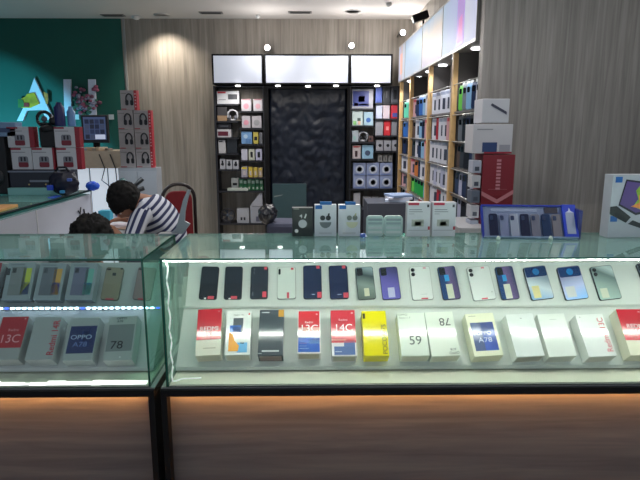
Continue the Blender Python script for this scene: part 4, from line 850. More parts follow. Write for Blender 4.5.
# blue and black bag on the counter end
a = at(67, 188, 3.9)
t = thing('shoulder_bag', 'dark navy bag with bright blue patches in front of the earphone boxes', 'bag', (a.x, 3.86, zc+.012))
mb = MB(); bm = bmesh.new(); bmesh.ops.create_icosphere(bm, subdivisions=4, radius=1)
for v in bm.verts:
    n_ = 1+.14*mnoise.noise(v.co*3.1); v.co = Vector((v.co.x*.1*n_, v.co.y*.07*n_, .085+max(-1, min(.85, v.co.z))*.085*n_))
mb.bm(bm, mat((16, 20, 42), .5), None, True).build('body', t)
MB().box((-.085, -.078, .04), (-.045, -.06, .075), mat((30, 70, 190), .4), bev=.003).build('blue_patch', t); MB().box((.05, -.07, .1), (.08, -.05, .12), mat((70, 96, 170), .4), bev=.003).build('blue_patch', t); MB().box((.0, -.082, .02), (.03, -.06, .04), mat((60, 150, 200), .4), bev=.003).build('blue_patch', t)
MB().tube([(-.06, 0, .15), (-.03, 0, .19), (.02, 0, .19), (.05, 0, .15)], .008, mat((14, 16, 30), .5)).build('handle', t)
# things on top of the earphone boxes: fan / ring, bottles
t = thing('ring_light', 'small black ring on a stand above the earphone boxes', 'ring light', (at(45, 127, YP+.08).x, YP+.08, zr1+.162))
rr = .05; cz = at(45, 119, YP+.08).z-(zr1+.162)
MB().tube([(rr*math.cos(a), 0, cz+rr*math.sin(a)) for a in [2*PI*i/24 for i in range(24)]], .012, mat((22, 24, 30), .4), closed=True).build('ring', t)
MB().ball((0, 0, cz), (.022, .012, .022), mat((96, 96, 110), .4), sub=2).build('phone_clip', t); MB().tube([(0, 0, 0), (0, 0, cz-rr)], .008, mat((22, 24, 30), .4)).build('stem', t); MB().lathe([(.04, 0), (.03, .01), (.01, .014)], mat((22, 24, 30), .4)).build('base', t)
YQ = YP+.07
zt1 = zr0+.002
o = MB().lathe([(.034, 0), (.036, .01), (.036, .13), (.02, .15), (.018, .165)], mat((34, 40, 96), .4), n=20).build('bottle', loc=(at(60.5, 126, YQ).x, YQ, zt1)); tag(o, 'dark blue bottle on the top right earphone box', 'bottle')
o = MB().lathe([(.026, 0), (.028, .01), (.026, .06), (.03, .1), (.016, .12), (.014, .14)], mat((110, 150, 200), .3), n=20).build('bottle', loc=(at(69, 126, YQ).x, YQ+.05, zt1)); tag(o, 'pale blue bottle beside the dark blue bottle', 'bottle')
o = MB().ball((0, 0, .035), (.035, .03, .034), mat((22, 24, 30), .4), sub=3).build('webcam', loc=(at(54, 120, YQ).x, YQ, zr1+.15)); tag(o, 'small round black camera between the ring and the dark blue bottle', 'webcam')
MB().tube([(0, 0, -.0), (0, 0, -.0-.01)], .01, FRAME).build('neck', o)
# ------------------------------------------------------------------ raised counter, monitor, white cabinet with headset stack
YR2 = 5.3
a = at(84, 151, YR2); b = at(120, 151, YR2)
t = thing('raised_counter', 'cream topped raised counter with a glowing white lower front', 'counter', (a.x, YR2, 0)); w = b.x-a.x
MB().box((-.35, 0, a.z-.16), (w, .45, a.z), mat((196, 180, 160), .5, noise=.05)).build('worktop_band', t)
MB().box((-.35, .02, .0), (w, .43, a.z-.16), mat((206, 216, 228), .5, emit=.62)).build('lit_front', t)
for q in (.03, .2, w-.02): MB().box((q-.004, .012, .1), (q+.004, .02, a.z-.16), mat((130, 140, 150), .4)).build('panel_joint', t)
zrc = a.z
for i, (px, c, r) in enumerate(((90, (186, 160, 130), .028), (96, (150, 140, 130), .022), (102, (196, 176, 150), .03), (109, (120, 110, 104), .02), (86, (150, 156, 170), .02))):
    q = at(px, 150, YR2+.1); o = MB().box((-r*1.6, -r, 0), (r*1.6, r, r*1.1), mat(c, .5), bev=.005).build('small_box', loc=(q.x, YR2+.1, zrc+.001), rot=(0, 0, .4*i)); tag(o, ['tan', 'grey brown', 'cream', 'dark taupe', 'blue grey'][i] + ' small box on the raised cream counter below the monitor', 'box')
m0 = at(80.5, 115, YR2+.25); m1 = at(109, 143, YR2+.25)
t = thing('monitor', 'black framed monitor showing a grid of camera pictures in front of the teal wall', 'monitor', ((m0.x+m1.x)/2, YR2+.25, zrc+.001)); w = m1.x-m0.x; z0 = m1.z-zrc; z1 = m0.z-zrc
MB().box((-w/2, 0, z0), (w/2, .035, z1), mat((16, 18, 28), .4), bev=.004).build('bezel', t)
MB().box((-w/2+.02, -.002, z0+.03), (w/2-.02, 0, z1-.02), mat((80, 98, 140), .3, emit=.2)).build('screen', t)
mb = MB(); ww = w-.06; hh = z1-z0-.075; rg = random.Random(9)
for r_ in range(4):
    for c_ in range(4):
        if r_ == 0 and c_ > 1: continue
        g_ = rg.choice([(30, 38, 66), (46, 56, 90), (70, 80, 110), (36, 40, 60)])
        mb.box((-ww/2+c_*ww/4+.004, -.004, z0+.036+r_*hh/4+.003), (-ww/2+(c_+1)*ww/4-.004, -.002, z0+.036+(r_+1)*hh/4-.003), mat(g_, .3, emit=.3))
mb.box((0, -.004, z0+.036), (ww/2, -.002, z0+.036+hh/4-.004), mat((190, 200, 226), .3, emit=.5)); mb.build('camera_pictures', t)
MB().box((-.03, .01, 0), (.03, .03, z0+.01), FRAME).box((-.1, -.05, 0), (.1, .08, .008), FRAME).build('stand', t)
for i, x in enumerate((77, 111.5)):
    q = at(x, 117, YR2+.25); o = MB().box((-.03, 0, -.03), (.03, .01, .03), mat((190, 200, 206), .5)).build('wall_switch', loc=(at(x, 117, YB).x, YB-.012, at(x, 117, YB).z)); tag(o, 'small white square plate on the teal wall %s of the monitor' % ['left', 'right'][i], 'plate')
# cables and small tools hanging on the lit front
mb = MB()
for i in range(5):
    x = -1.98+.1*i; mb.tube([(x, YR2-.01, zrc-.03), (x+.05, YR2-.03, zrc-.16), (x+.01+.04*(i % 2), YR2-.02, zrc-.27), (x+.09, YR2-.03, zrc-.33)], .005, mat((40, 42, 52), .5))
o = mb.build('cables'); tag(o, 'tangle of dark cables hanging from the raised cream counter', 'cables', kind='stuff')
# white cabinet
YH = 5.15
a = at(118, 168, YH); b = at(156.5, 168, YH); w = b.x-a.x
t = thing('white_cabinet', 'white cabinet under the tall stack of headphone boxes', 'cabinet', (a.x, YH, 0))
MB().box((0, .0, .0), (w, .16, a.z), mat((150, 156, 164), .5, noise=.02)).build('body', t)
for x0_, x1_ in ((.004, w/2-.004), (w/2+.004, w-.004)): MB().box((x0_, -.012, .02), (x1_, 0, a.z-.03), mat((158, 164, 172), .45)).build('door', t)
zz0 = a.z+.001
cols = [(119, 134.5), (135, 149.5)]
rws = [(167.5, 149), (149, 129.5), (129.5, 110)]
def headbox(x0, x1, z0, z1, label, side):
    a = at(x0, 140, YH+.03); b = at(x1, 140, YH+.03); w = b.x-a.x-.002; h = z1-z0-.002
    t = thing('headphone_box', label, 'headphone box', ((a.x+b.x)/2, YH+.03, z0), (0, 0, 0), 'headphone boxes stacked on the white cabinet')
    MB().box((-w/2, 0, 0), (w/2, .08, h), mat((156, 151, 152), .45, noise=.03), bev=.002).build('carton', t)
    MB().box((-w*.48, -.001, h*.02), (-w*.1, 0, h*.07), mat((150, 60, 66), .4)).box((-w*.45, -.001, h*.82), (-w*.05, 0, h*.86), mat((120, 116, 116), .4)).build('label_strip', t)
    mb = MB(); cx, cy = w*.15, h*.5
    mb.tube([(cx+.028*math.cos(q), -.002, cy+.012+.042*math.sin(q)) for q in [PI*(-.15)+PI*1.3*i/16 for i in range(17)]], .0065, mat((26, 28, 34), .4), n=6)
    for s_ in (-1, 1): mb.prism([(x+cx+s_*.022, y+cy-.022) for x, y in rrect(.028, .048, .012)], 0, .002, mat((26, 28, 34), .4), FR)
    mb.build('printed_headphones', t, (0, -.0006, 0))
    if side:
        MB().box((w/2+.0005, .0, 0), (w/2+.026, .07, h), mat((166, 44, 56), .4)).build('red_side', t)
        m2 = MB()
        for k in range(5): m2.box((w/2+.007, -.001, h*(.14+.16*k)), (w/2+.018, 0, h*(.14+.16*k)+.012), mat((206, 170, 174), .4))
        m2.build('printed_letters', t)
nm_ = ['lowest', 'middle', 'upper']
zprev = zz0
for r_, (yb_, yt_) in enumerate(rws):
    z1 = at(130, yt_, YH+.03).z
    for c_, (x0, x1) in enumerate(cols): headbox(x0, x1, zprev, z1, '%s headphone box in the %s full row on the white cabinet' % (['left', 'right'][c_], nm_[r_]), c_ == 1)
    zprev = z1
headbox(123, 136.5, zprev, at(130, 90, YH+.03).z, 'single headphone box on the very top of the stack', True)
# black hand tools by the head
t = thing('desk_clamp', 'black angled clamp lamp arm in front of the white cabinet', 'clamp arm', (at(128, 190, 4.9).x, 4.9, 0)); 
zq = at(128, 188, 4.9).z
MB().tube([(-.02, 0, .83), (-.01, 0, zq-.02), (.04, 0, zq+.0), (.13, 0, zq+.08)], [.012, .012, .018, .02], mat((30, 36, 42), .4)).build('arm', t)
MB().tube([(.03, -.01, zq-.04), (.14, -.01, zq-.0)], .02, mat((24, 26, 32), .4)).build('head', t)
MB().ball((-.04, 0, zq+.06), (.03, .03, .03), mat((60, 90, 90), .4), sub=2).build('joint', t)
# work desk
DZ = .80
t = thing('work_desk', 'white work desk strewn with papers in front of the striped shirt man', 'desk', (-1.62, 4.45, 0))
MB().box((-.06, -.95, DZ-.04), (.42, .55, DZ), mat((196, 198, 204), .4, noise=.03), bev=.004).build('desktop', t)
for sx in (-.04, .40):
    for sy in (-.92, .52): MB().box((sx-.02, sy-.02, 0), (sx+.02, sy+.02, DZ-.04), GREYM).build('leg', t)
its = [((96, 224), (190, 196, 204), 'sheet of white paper on the desk behind the curly head', .09, 'paper_sheet', 'paper'), ((112, 226), (206, 196, 204), 'pinkish paper sheet on the desk under the man\'s face', .08, 'paper_sheet', 'paper'),
       ((123, 229), (160, 130, 110), 'brown card on the desk under the man\'s chin', .06, 'brown_card', 'card'), ((104, 214), (200, 206, 216), 'white paper at the far part of the desk', .08, 'paper_sheet', 'paper'), ((118, 219), (176, 186, 206), 'bluish paper sheet at the right of the desk', .06, 'paper_sheet', 'paper')]
for i, ((px, py), c, lab, s_, nm, ct) in enumerate(its):
    d = ray(px, py); q = ORG+d*((DZ-EYE)/d.z); q.x = max(-1.66, min(-1.2, q.x)); q.y = max(3.6, min(4.9, q.y))
    o = MB().box((-s_, -s_*1.3, 0), (s_, s_*1.3, .002), mat(c, .6)).build(nm, loc=(q.x+.04, q.y, DZ+.001+.0025*i), rot=(0, 0, .5*i)); tag(o, lab, ct)
q = at(88.5, 216, 4.35)
o = MB().box((-.045, -.04, 0), (.045, .04, .08), mat((60, 160, 186), .4), bev=.005).build('cyan_box', loc=(-1.63, 4.4, DZ+.001)); tag(o, 'bright cyan box on the desk behind the counter corner', 'box')
o = MB().lathe([(.03, 0), (.034, .02), (.034, .09), (.028, .11)], mat((90, 110, 140), .4), n=20).build('pen_cup', loc=(-1.60, 4.62, DZ+.001)); tag(o, 'grey blue cup behind the bright cyan box', 'cup')
o = MB().ball((0, 0, .035), (.05, .04, .036), mat((30, 90, 220), .4), sub=3, jit=.15).build('blue_cloth', loc=(at(93, 192, 4.24).x+.0, 4.24, zc+.002)); tag(o, 'bright blue crumpled wrap at the far corner of the side counter', 'wrap')
o = MB().box((-.018, -.018, 0), (.018, .018, .07), mat((190, 90, 76), .4), bev=.003).build('red_box', loc=(-1.55, 4.5, DZ+.001)); tag(o, 'small red box right of the bright cyan box on the desk', 'box')
for i in range(3):
    o = MB().box((-.05, -.03, 0), (.05, .03, .035+.01*i), mat([(206, 206, 214), (150, 166, 196), (214, 190, 196)][i], .5), bev=.003).build('small_box', loc=(-1.48+.1*i, 4.78-.03*i, DZ+.001), rot=(0, 0, .3*i)); tag(o, ['white', 'blue grey', 'pale pink'][i] + ' small box at the far end of the desk', 'box')
# ------------------------------------------------------------------ red chair
ca = math.radians(28)
ch = thing('red_chair', 'red backed chair with a black curved frame behind the man', 'chair', (-1.07, 4.48, 0), (0, 0, ca))
a = at(160, 184, 4.5)
zt2 = a.z
RD = mat((120, 22, 32), .8, noise=.08)
def arch(w, z0, z1, n=12, r=.12):
    pts = [(-w/2, z0), (-w/2, z1-r)]
    pts += [(-w/2+r-r*math.cos(i*PI/2/n), z1-r+r*math.sin(i*PI/2/n)) for i in range(1, n+1)]
    pts += [(w/2-r+r*math.sin(i*PI/2/n), z1-r+r*math.cos(i*PI/2/n)) for i in range(0, n+1)]
    pts += [(w/2, z0)]; return pts
MB().tube([(x, .0, z) for x, z in arch(.26, .42, zt2)], .014, mat((34, 26, 28), .4)).build('frame', ch)
MB().prism(arch(.21, .62, zt2-.055, r=.07), -.02, .02, RD, FR, inset=.006).build('backrest', ch)
MB().box((-.21, -.42, .42), (.21, .0, .48), RD, bev=.02).build('seat', ch)
for sx in (-.18, .18):
    for sy in (-.39, -.02): MB().tube([(sx, sy, .43), (sx*1.05, sy*1.02, 0)], .013, mat((34, 26, 28), .4)).build('leg', ch)
for sx in (-.235, .235):
    MB().tube([(sx*.66, 0, .64), (sx, -.08, .66), (sx, -.34, .66), (sx, -.36, .44)], .014, mat((30, 28, 32), .4)).build('armrest', ch)
# ------------------------------------------------------------------ people
def skin(name, joints, edges, m, parent=None, sub=2, root=0, loc=None):
    me = bpy.data.meshes.new(name); me.from_pydata([j[:3] for j in joints], edges, []); me.materials.append(m)
    o = bpy.data.objects.new(name, me); COL.objects.link(o)
    if parent: o.parent = parent
    md = o.modifiers.new('skin', 'SKIN'); md.use_smooth_shade = True
    for i, j in enumerate(joints):
        sv = me.skin_vertices[0].data[i]; r = j[3]; sv.radius = r if isinstance(r, tuple) else (r, r); sv.use_root = (i == root)
    sb_ = o.modifiers.new('subdivision', 'SUBSURF'); sb_.levels = sub; sb_.render_levels = sub
    return o
SK = mat((150, 104, 80), .5, noise=.03)
def stripes(name, rot, scale, c1=(196, 200, 212), c2=(38, 46, 84)):
    m = bpy.data.materials.new(name); m.use_nodes = True; nt = m.node_tree; b = nt.nodes['Principled BSDF']; L_ = nt.links; N = nt.nodes.new
    tc = N('ShaderNodeTexCoord'); dt = N('ShaderNodeVectorMath'); dt.operation = 'DOT_PRODUCT'; L_.new(tc.outputs['Object'], dt.inputs[0]); dt.inputs[1].default_value = rot
    mu = N('ShaderNodeMath'); mu.operation = 'MULTIPLY'; mu.inputs[1].default_value = scale; L_.new(dt.outputs['Value'], mu.inputs[0])
    fr_ = N('ShaderNodeMath'); fr_.operation = 'FRACT'; L_.new(mu.outputs[0], fr_.inputs[0])
    r = N('ShaderNodeValToRGB'); e = r.color_ramp.elements; e[0].position = 0; e[0].color = lin(c2); e[1].position = .52; e[1].color = lin(c1); k = e.new(.44); k.color = lin(c2); k = e.new(.97); k.color = lin(c1); 
    L_.new(fr_.outputs[0], r.inputs[0]); L_.new(r.outputs[0], b.inputs['Base Color']); b.inputs['Roughness'].default_value = .85
    return m
def hand(parent, P, D, side, m):
    """wrist P, pointing D, five curled fingers as one mesh with the palm"""
    D = Vector(D).normalized(); up = Vector((0, 0, 1)); S_ = D.cross(up).normalized()*side; P = Vector(P)
    J = [(*P, .024), (*(P+D*.045), (.036, .018)), (*(P+D*.085), (.038, .016))]; E = [(0, 1), (1, 2)]
    for k, (o_, l) in enumerate(((-.03, .06), (-.01, .07), (.01, .066), (.029, .052))):
        b0 = P+D*.095+S_*o_; b1 = b0+D*l*.5-up*.008; b2 = b1+D*l*.3-up*.02; b3 = b2-up*.016+D*.004
        i0 = len(J); J += [(*b0, .010), (*b1, .0092), (*b2, .0085), (*b3, .0075)]; E += [(2, i0), (i0, i0+1), (i0+1, i0+2), (i0+2, i0+3)]
    t0 = P+D*.03-S_*.038; t1 = t0+D*.03-S_*.018-up*.006; t2 = t1+D*.028-up*.01
    i0 = len(J); J += [(*t0, .012), (*t1, .010), (*t2, .009)]; E += [(1, i0), (i0, i0+1), (i0+1, i0+2)]
    return J, E
def face_head(parent, C, R, yaw, pitch, hairm, hair_fn, roll=0, nm='head'):
    """head with skull, jaw, nose, eyes, ears; hair child"""
    M = Matrix.Translation(C) @ Matrix.Rotation(yaw, 4, 'Z') @ Matrix.Rotation(roll, 4, 'Y') @ Matrix.Rotation(pitch, 4, 'X')
    bm = bmesh.new(); bmesh.ops.create_icosphere(bm, subdivisions=4, radius=1)
    for v in bm.verts:
        x, y, z = v.co
        wx = .078*(1-.22*max(0, -z)**1.5); wy = .098; wz = .118
        X, Y_, Z = x*wx, y*wy, z*wz
        if y < 0 and z < .1: Y_ *= 1-.10*max(0, .1-z)
        if y < -.6:  # nose ridge, brow, lips
            Y_ -= .022*math.exp(-((x/.16)**2))*math.exp(-(((z+.12)/.2)**2)); Y_ -= .006*math.exp(-(((z-.2)/.08)**2)); Y_ -= .006*math.exp(-((x/.3)**2)-(((z+.52)/.09)**2))
            for s_ in (-1, 1): Y_ += .008*math.exp(-(((x-s_*.36)/.15)**2)-(((z-.03)/.1)**2))
        v.co = (X, Y_, Z)
    mb = MB().bm(bm, SK, M, True)
    for s_ in (-1, 1):
        mb.ball((s_*.08, .005, -.01), (.012, .02, .032), SK, M, 2)
        mb.ball((s_*.029, -.082, .004), (.012, .010, .008), mat((220, 216, 210), .3), M, 2); mb.ball((s_*.029, -.090, .004), (.005, .004, .005), mat((20, 16, 14), .3), M, 1)
        mb.box((s_*.029-.016, -.095, .022), (s_*.029+.016, -.088, .027), mat((26, 20, 18), .6), M)
    mb.box((-.022, -.0985, -.064), (.022, -.090, -.058), mat((120, 66, 60), .5), M)
    h_ = mb.build(nm, parent)
    bm = bmesh.new(); bmesh.ops.create_icosphere(bm, subdivisions=5, radius=1)
    for v in bm.verts: v.co = Vector(hair_fn(v.co.copy()))
    MB().bm(bm, hairm, M, True).build('hair', parent)
    return h_
HB = mat((11, 10, 11), .8, noise=.4, scale=60, spec=.25)
def hair_long(c):
    n_ = mnoise.noise(c*5)*.10+mnoise.noise(c*14)*.06
    k = 1.18+n_; x, y, z = c.x*.086*k, c.y*.104*k, c.z*.118*k
    if c.y < 0 and c.z < .1: y = y*(1-.5*min(1, (.1-c.z)*2.2))
    if c.z < -.55: z = max(z, -.085)
    return (x, y+.012, z+.016)
def hair_curly(c):
    n_ = mnoise.noise(c*4)*.12+mnoise.noise(c*11)*.14+mnoise.noise(c*24)*.06
    k = 1.2+n_; x, y, z = c.x*.088*k, c.y*.104*k, c.z*.118*k
    if c.y < 0 and c.z < .1: y = y*(1-.5*min(1, (.1-c.z)*2.2))
    if c.z < -.5: z = max(z, -.07)
    return (x, y+.012, z+.016)
pm = thing('person', 'man in a white and navy striped shirt bending his head over the desk', 'person', (0, 0, 0))
off = Vector((-1.0, 4.06, 0)); pm.location = off+Vector((-.045, 0, .02)); pm.scale = (.82, 1, 1)
def rel(*v): return tuple(Vector(v)-off)
J = [(*rel(-.98, 4.12, .56), .15), (*rel(-.99, 4.06, .74), .135), (*rel(-1.05, 3.97, .90), .14), (*rel(-1.13, 3.90, .985), .075), (*rel(-1.20, 3.85, 1.01), .052), (*rel(-1.235, 3.80, 1.03), .05),
     (*rel(-1.13, 3.78, .95), .058), (*rel(-1.20, 3.66, .70), .042), (*rel(-1.37, 3.72, .84), .028),
     (*rel(-1.12, 4.10, .95), .058), (*rel(-1.28, 4.20, .80), .042), (*rel(-1.42, 4.12, .84), .028),
     (*rel(-1.02, 4.04, .54), .09), (*rel(-1.38, 3.90, .50), .065), (*rel(-1.34, 3.88, .08), .045), (*rel(-1.44, 3.86, .04), .04),
     (*rel(-.98, 4.22, .54), .09), (*rel(-1.36, 4.26, .50), .065), (*rel(-1.32, 4.26, .08), .045), (*rel(-1.42, 4.25, .04), .04)]
E = [(0, 1), (1, 2), (2, 3), (3, 4), (4, 5), (2, 6), (6, 7), (7, 8), (2, 9), (9, 10), (10, 11), (0, 12), (12, 13), (13, 14), (14, 15), (0, 16), (16, 17), (17, 18), (18, 19)]
for base, D, sd in ((8, (-1, .25, -.12), 1), (11, (-1, -.2, -.12), -1)):
    hj, he = hand(pm, J[base][:3], D, sd, SK); o0 = len(J)
    J += hj[1:]; E += [(base, o0)] + [(a_-1+o0, b_-1+o0) for a_, b_ in he if a_ > 0]
skin('body', J, E, SK, pm)
STR_T = stripes('striped_shirt_cloth', (-.45, -.25, .86), 21); STR_S = stripes('striped_sleeve_cloth', (.96, -.2, -.22), 21)
Jt = [(*rel(-.98, 4.12, .58), .160), (*rel(-.995, 4.06, .75), .150), (*rel(-1.05, 3.97, .905), .158), (*rel(-1.13, 3.905, .985), .092), (*rel(-1.13, 3.80, .945), .082), (*rel(-1.18, 3.70, .80), .066), (*rel(-1.13, 4.09, .945), .082), (*rel(-1.23, 4.17, .85), .066)]
skin('shirt', Jt, [(0, 1), (1, 2), (2, 3), (2, 4), (4, 5), (2, 6), (6, 7)], STR_T, pm)
skin('sleeve', [(*rel(-1.08, 3.86, .94), .085), (*rel(-1.15, 3.77, .915), .084), (*rel(-1.19, 3.67, .76), .070), (*rel(-1.215, 3.65, .70), .064)], [(0, 1), (1, 2), (2, 3)], STR_S, pm)
skin('sleeve', [(*rel(-1.08, 4.05, .94), .085), (*rel(-1.13, 4.11, .93), .08), (*rel(-1.25, 4.18, .82), .068)], [(0, 1), (1, 2)], STR_S, pm)
skin('trousers', [(*rel(-.98, 4.14, .56), .16)]+[(*j[:3], r) for j, r in zip(J[12:15], (.105, .08, .062))]+[(*j[:3], r) for j, r in zip(J[16:19], (.105, .08, .062))], [(0, 1), (1, 2), (2, 3), (0, 4), (4, 5), (5, 6)], mat((40, 44, 60), .8), pm)
face_head(pm, Vector(rel(-1.265, 3.765, 1.035)), 1, math.radians(-62), math.radians(-0), HB, hair_long, roll=0)
# bend the head forward
for o in list(pm.children):
    if o.name.startswith(('head', 'hair')):
        c_ = Vector(rel(-1.265, 3.765, 1.035)); o.location = (.01, 0, -.03); ax = Vector((math.cos(math.radians(-62)), math.sin(math.radians(-62)), 0))
        Mb = Matrix.Translation(c_) @ Matrix.Rotation(math.radians(58), 4, ax) @ Matrix.Translation(-c_)
        o.data.transform(Mb)
# second person: only the curly head shows above the counter
p2 = thing('person', 'person with curly black hair sitting low behind the left counter, only the head top showing', 'person', (-1.19, 3.0, 0))
hc = at(90, 243, 2.98); hz = hc.z
J = [(0, 0, .45, .14), (0, -.01, .62, .12), (0, -.01, hz-.27, .135), (0, 0, hz-.17, .055), (0, 0, hz-.08, .05),
     (-.17, 0, hz-.27, .055), (-.22, .1, hz-.5, .042), (-.16, .3, hz-.5, .03), (.17, 0, hz-.27, .055), (.22, .1, hz-.5, .042), (.16, .3, hz-.5, .03),
     (-.09, .04, .45, .09), (-.12, .42, .47, .065), (-.12, .40, .08, .045), (-.12, .5, .05, .04), (.09, .04, .45, .09), (.12, .42, .47, .065), (.12, .40, .08, .045), (.12, .5, .05, .04)]
E = [(0, 1), (1, 2), (2, 3), (3, 4), (2, 5), (5, 6), (6, 7), (2, 8), (8, 9), (9, 10), (0, 11), (11, 12), (12, 13), (13, 14), (0, 15), (15, 16), (16, 17), (17, 18)]
for base, D, sd in ((7, (.2, 1, -.1), 1), (10, (-.2, 1, -.1), -1)):
    hj, he = hand(p2, J[base][:3], D, sd, SK); o0 = len(J)
    J += hj[1:]; E += [(base, o0)] + [(a_-1+o0, b_-1+o0) for a_, b_ in he if a_ > 0]
skin('body', J, E, SK, p2)
skin('shirt', [(0, 0, .50, .155), (0, -.01, .62, .145), (0, -.01, hz-.27, .155), (-.18, 0, hz-.28, .075), (-.22, .07, hz-.42, .06), (.18, 0, hz-.28, .075), (.22, .07, hz-.42, .06)], [(0, 1), (1, 2), (2, 3), (3, 4), (2, 5), (5, 6)], mat((40, 44, 52), .8), p2)
skin('trousers', [(0, 0, .45, .15), (-.09, .04, .45, .10), (-.12, .42, .47, .08), (-.12, .40, .1, .06), (.09, .04, .45, .10), (.12, .42, .47, .08), (.12, .40, .1, .06)], [(0, 1), (1, 2), (2, 3), (0, 4), (4, 5), (5, 6)], mat((50, 54, 70), .8), p2)
face_head(p2, Vector((0, 0, hz)), 1, math.radians(160), 0, HB, hair_curly)
t = thing('stool', 'round stool under the curly haired person', 'stool', (-1.19, 2.98, 0))
MB().lathe([(.16, .25), (.17, .27), (.17, .30), (.15, .31)], mat((60, 60, 66), .5)).build('seat', t)
for k in range(4): a_ = PI/4+k*PI/2; MB().tube([(.1*math.cos(a_), .1*math.sin(a_), .26), (.15*math.cos(a_), .15*math.sin(a_), 0)], .012, GREYM).build('leg', t)
# ------------------------------------------------------------------ ceiling fittings
def ceil_at(px, py): d = ray(px, py); return ORG+d*((CEIL-EYE)/d.z)
def downlight(px, py, label, r=.075, lit=30):
    q = ceil_at(px, py); t = thing('ceiling_downlight', label, 'ceiling light', (q.x, q.y, CEIL))
    MB().lathe([(r+.02, -.008), (r+.02, 0), (r, 0), (r, -.008)], mat((190, 190, 190), .5), n=28).build('ring', t)
    MB().lathe([(r-.002, -.006), (r-.002, -.001)], mat((255, 244, 230), emit=lit), n=28).build('lamp', t)
    return q
q1 = downlight(161.5, 14.5, 'bright round ceiling downlight above the wood wall', .07, 12)
q2 = downlight(353, 11, 'dimmer round ceiling downlight above the black door', .07, 3)
for px, py, lab, r in ((136, 16, 'white smoke detector on the ceiling near the teal wall', .05), (389, 3, 'small sprinkler head on the ceiling near the side adverts', .03), (258, 15, 'tiny ceiling sensor between the two downlights', .025)):
    q = ceil_at(px, py); o = MB().lathe([(r, 0), (r, -.02), (r*.6, -.035), (r*.3, -.04)], mat((200, 200, 200), .5), n=20).build('smoke_detector' if r == .05 else 'ceiling_sensor', loc=(q.x, q.y, CEIL)); tag(o, lab, 'detector' if r == .05 else 'sensor')
for px, py, lab in ((113, 15, 'slim ceiling vent left of the smoke detector'), (211, 12.5, 'slim ceiling vent right of the bright downlight'), (300, 12, 'slim ceiling vent left of the dimmer downlight')):
    q = ceil_at(px, py); t = thing('ceiling_vent', lab, 'vent', (q.x, q.y, CEIL)); MB().box((-.13, -.05, -.008), (.13, .05, 0), mat((120, 118, 118), .5)).build('frame', t)
    for k in range(3): MB().box((-.11, -.035+.03*k, -.012), (.11, -.025+.03*k, -.008), mat((70, 70, 72), .5)).build('slat', t)
# arm spotlights above the light boxes
def spot(loc, tgt, power, ang, blend=.6, col=(1, .95, .88), r=.04, name='spot_lamp'):
    l = bpy.data.lights.new(name, 'SPOT'); l.energy = power; l.spot_size = math.radians(ang); l.spot_blend = blend; l.color = col; l.shadow_soft_size = r
    o = bpy.data.objects.new(name, l); COL.objects.link(o); o.location = loc; o.rotation_euler = (Vector(tgt)-Vector(loc)).to_track_quat('-Z', 'Y').to_euler(); return o
for i, (px, py) in enumerate(((267.5, 48), (351.5, 46), (402.5, 33))):
    q = at(px, py, 6.6); ytop = YB
    t = thing('arm_spotlight', ['left', 'middle', 'right'][i] + ' of three small arm spotlights above the white light boxes', 'spotlight', tuple(q))
    MB().tube([(0, .03, 0), (0, .2, .05), (0, .39, .02)], .008, mat((60, 58, 58), .4)).build('arm', t)
    MB().lathe([(.03, -.02), (.038, .02), (.03, .05)], mat((50, 50, 52), .4), Matrix.Rotation(-PI/2, 4, 'X'), n=18).build('lamp_housing', t)
    MB().ball((0, -.028, 0), (.030, .012, .030), mat((255, 250, 244), emit=14), sub=2).build('lamp', t)
    spot((q.x, q.y-.07, q.z-.0), (q.x, 5.2, 1.6), 12, 150)
    pl = bpy.data.lights.new('lamp_glow', 'POINT'); pl.energy = 7; pl.shadow_soft_size = .04; pl.color = (1, .96, .92); po = bpy.data.objects.new('lamp_glow', pl); COL.objects.link(po); po.location = (q.x, q.y-.1, q.z)
for px, py in ((238, 86), (278, 86), (308, 86.5), (336, 86)):
    q = at(px, py, YW-.03); o = MB().lathe([(.03, 0), (.03, -.012), (.022, -.014)], mat((255, 252, 248), emit=5), n=16).build('shelf_downlight', loc=(q.x, YW-.035 + .0, q.z+.008)); tag(o, {238: 'small lamp under the left light box above the shelves', 278: 'left small lamp under the wide light box', 308: 'middle small lamp under the wide light box', 336: 'right small lamp under the wide light box'}[px], 'lamp')
    spot((q.x, YW-.32, q.z-.03), (q.x, YW+.2, 1.0), 9.0 if px == 238 else 1.2, 130)
q = at(377, 86, YW-.03); o = MB().lathe([(.03, 0), (.03, -.012), (.022, -.014)], mat((255, 252, 248), emit=5), n=16).build('shelf_downlight', loc=(q.x, YW-.035, q.z+.008)); tag(o, 'added small lamp under the light box right of the black door', 'lamp')  # lamp and its spot added to brighten the right shelf unit
spot((q.x, YW-.32, q.z-.03), (q.x, YW+.2, 1.0), 9, 130)
for i, px in enumerate((401, 410, 420, 432, 445, 463)):
    y = side_y(px, zb); o = MB().lathe([(.035, 0), (.035, -.01), (.026, -.012)], mat((250, 250, 255), emit=6), n=16).build('shelf_downlight', loc=(XF+.09, min(y, 6.4), zb-.0005)); tag(o, ['first', 'second', 'third', 'fourth', 'fifth', 'sixth'][i] + ' small lamp from the back under the backlit adverts', 'lamp')
    spot((XF-.03, min(y, 6.4), zb-.03), (XF+.1, min(y, 6.4), 0), 7, 130, col=(.9, .95, 1))
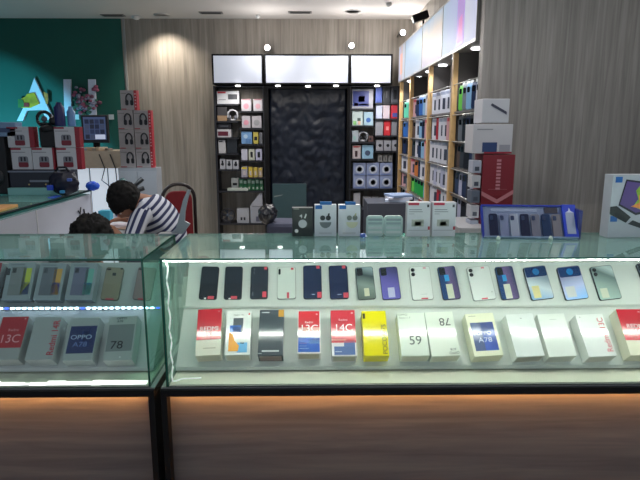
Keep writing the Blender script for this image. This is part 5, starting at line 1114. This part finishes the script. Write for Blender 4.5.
# security camera on the side light boxes
y = side_y(420, zt)
t = thing('security_camera', 'black security camera on top of the backlit adverts', 'camera', (XF+.03, y, zt+.001))
MB().lathe([(.03, 0), (.03, .01), (.012, .014)], FRAME, n=16).build('base', t); MB().tube([(0, 0, .01), (0, 0, .07)], .01, FRAME).build('neck', t)
MB().box((-.075, -.05, .06), (.075, .05, .13), mat((18, 18, 22), .3), Matrix.Rotation(-.35, 4, 'Y'), bev=.012).build('body', t)
# ------------------------------------------------------------------ lights
def area(name, loc, tgt, power, sx, sy, col=(1, 1, 1)):
    l = bpy.data.lights.new(name, 'AREA'); l.shape = 'RECTANGLE'; l.size = sx; l.size_y = sy; l.energy = power; l.color = col
    o = bpy.data.objects.new(name, l); COL.objects.link(o); o.location = loc; o.rotation_euler = (Vector(tgt)-Vector(loc)).to_track_quat('-Z', 'Y').to_euler(); return o
spot((q1.x, q1.y, CEIL-.02), (q1.x, q1.y+.15, 0), 90, 120, .9, (1, .9, .76), .06)
spot((q2.x, q2.y, CEIL-.02), (q2.x, q2.y, 0), 60, 120, .8, (1, .93, .84), .06)
for x, y, e in ((-.2, 5.0, 130), (.3, 3.0, 80), (-2.6, 4.6, 30), (-1.0, 2.6, 40)):
    spot((x, y, CEIL-.02), (x, y, 0), e, 140, .8, (1, .96, .92), .08)
spot((1.7, 2.1, CEIL-.02), (1.7, 3.0, 0), 42, 140, .8, (1, .96, .92), .08)
# cyan glow on the teal wall from the left of the shop, and the lit desk
spot((-4.4, 5.3, .6), (-4.3, 7.0, .6), 330, 97, .12, (.15, .75, 1), .03)
spot((-1.5, 4.7, 1.55), (-1.5, 4.6, .8), 7, 140, .5, (.85, .95, 1), .08)
w = bpy.data.worlds.new('world'); S.world = w; w.use_nodes = True
w.node_tree.nodes['Background'].inputs[0].default_value = (.75, .85, 1, 1); w.node_tree.nodes['Background'].inputs[1].default_value = .45
S.view_settings.view_transform = 'Standard'; S.view_settings.look = 'None'; S.view_settings.gamma = 1; S.view_settings.exposure = 0
S.cycles.transparent_max_bounces = 24; S.cycles.max_bounces = 8
for o in S.objects:
    pass
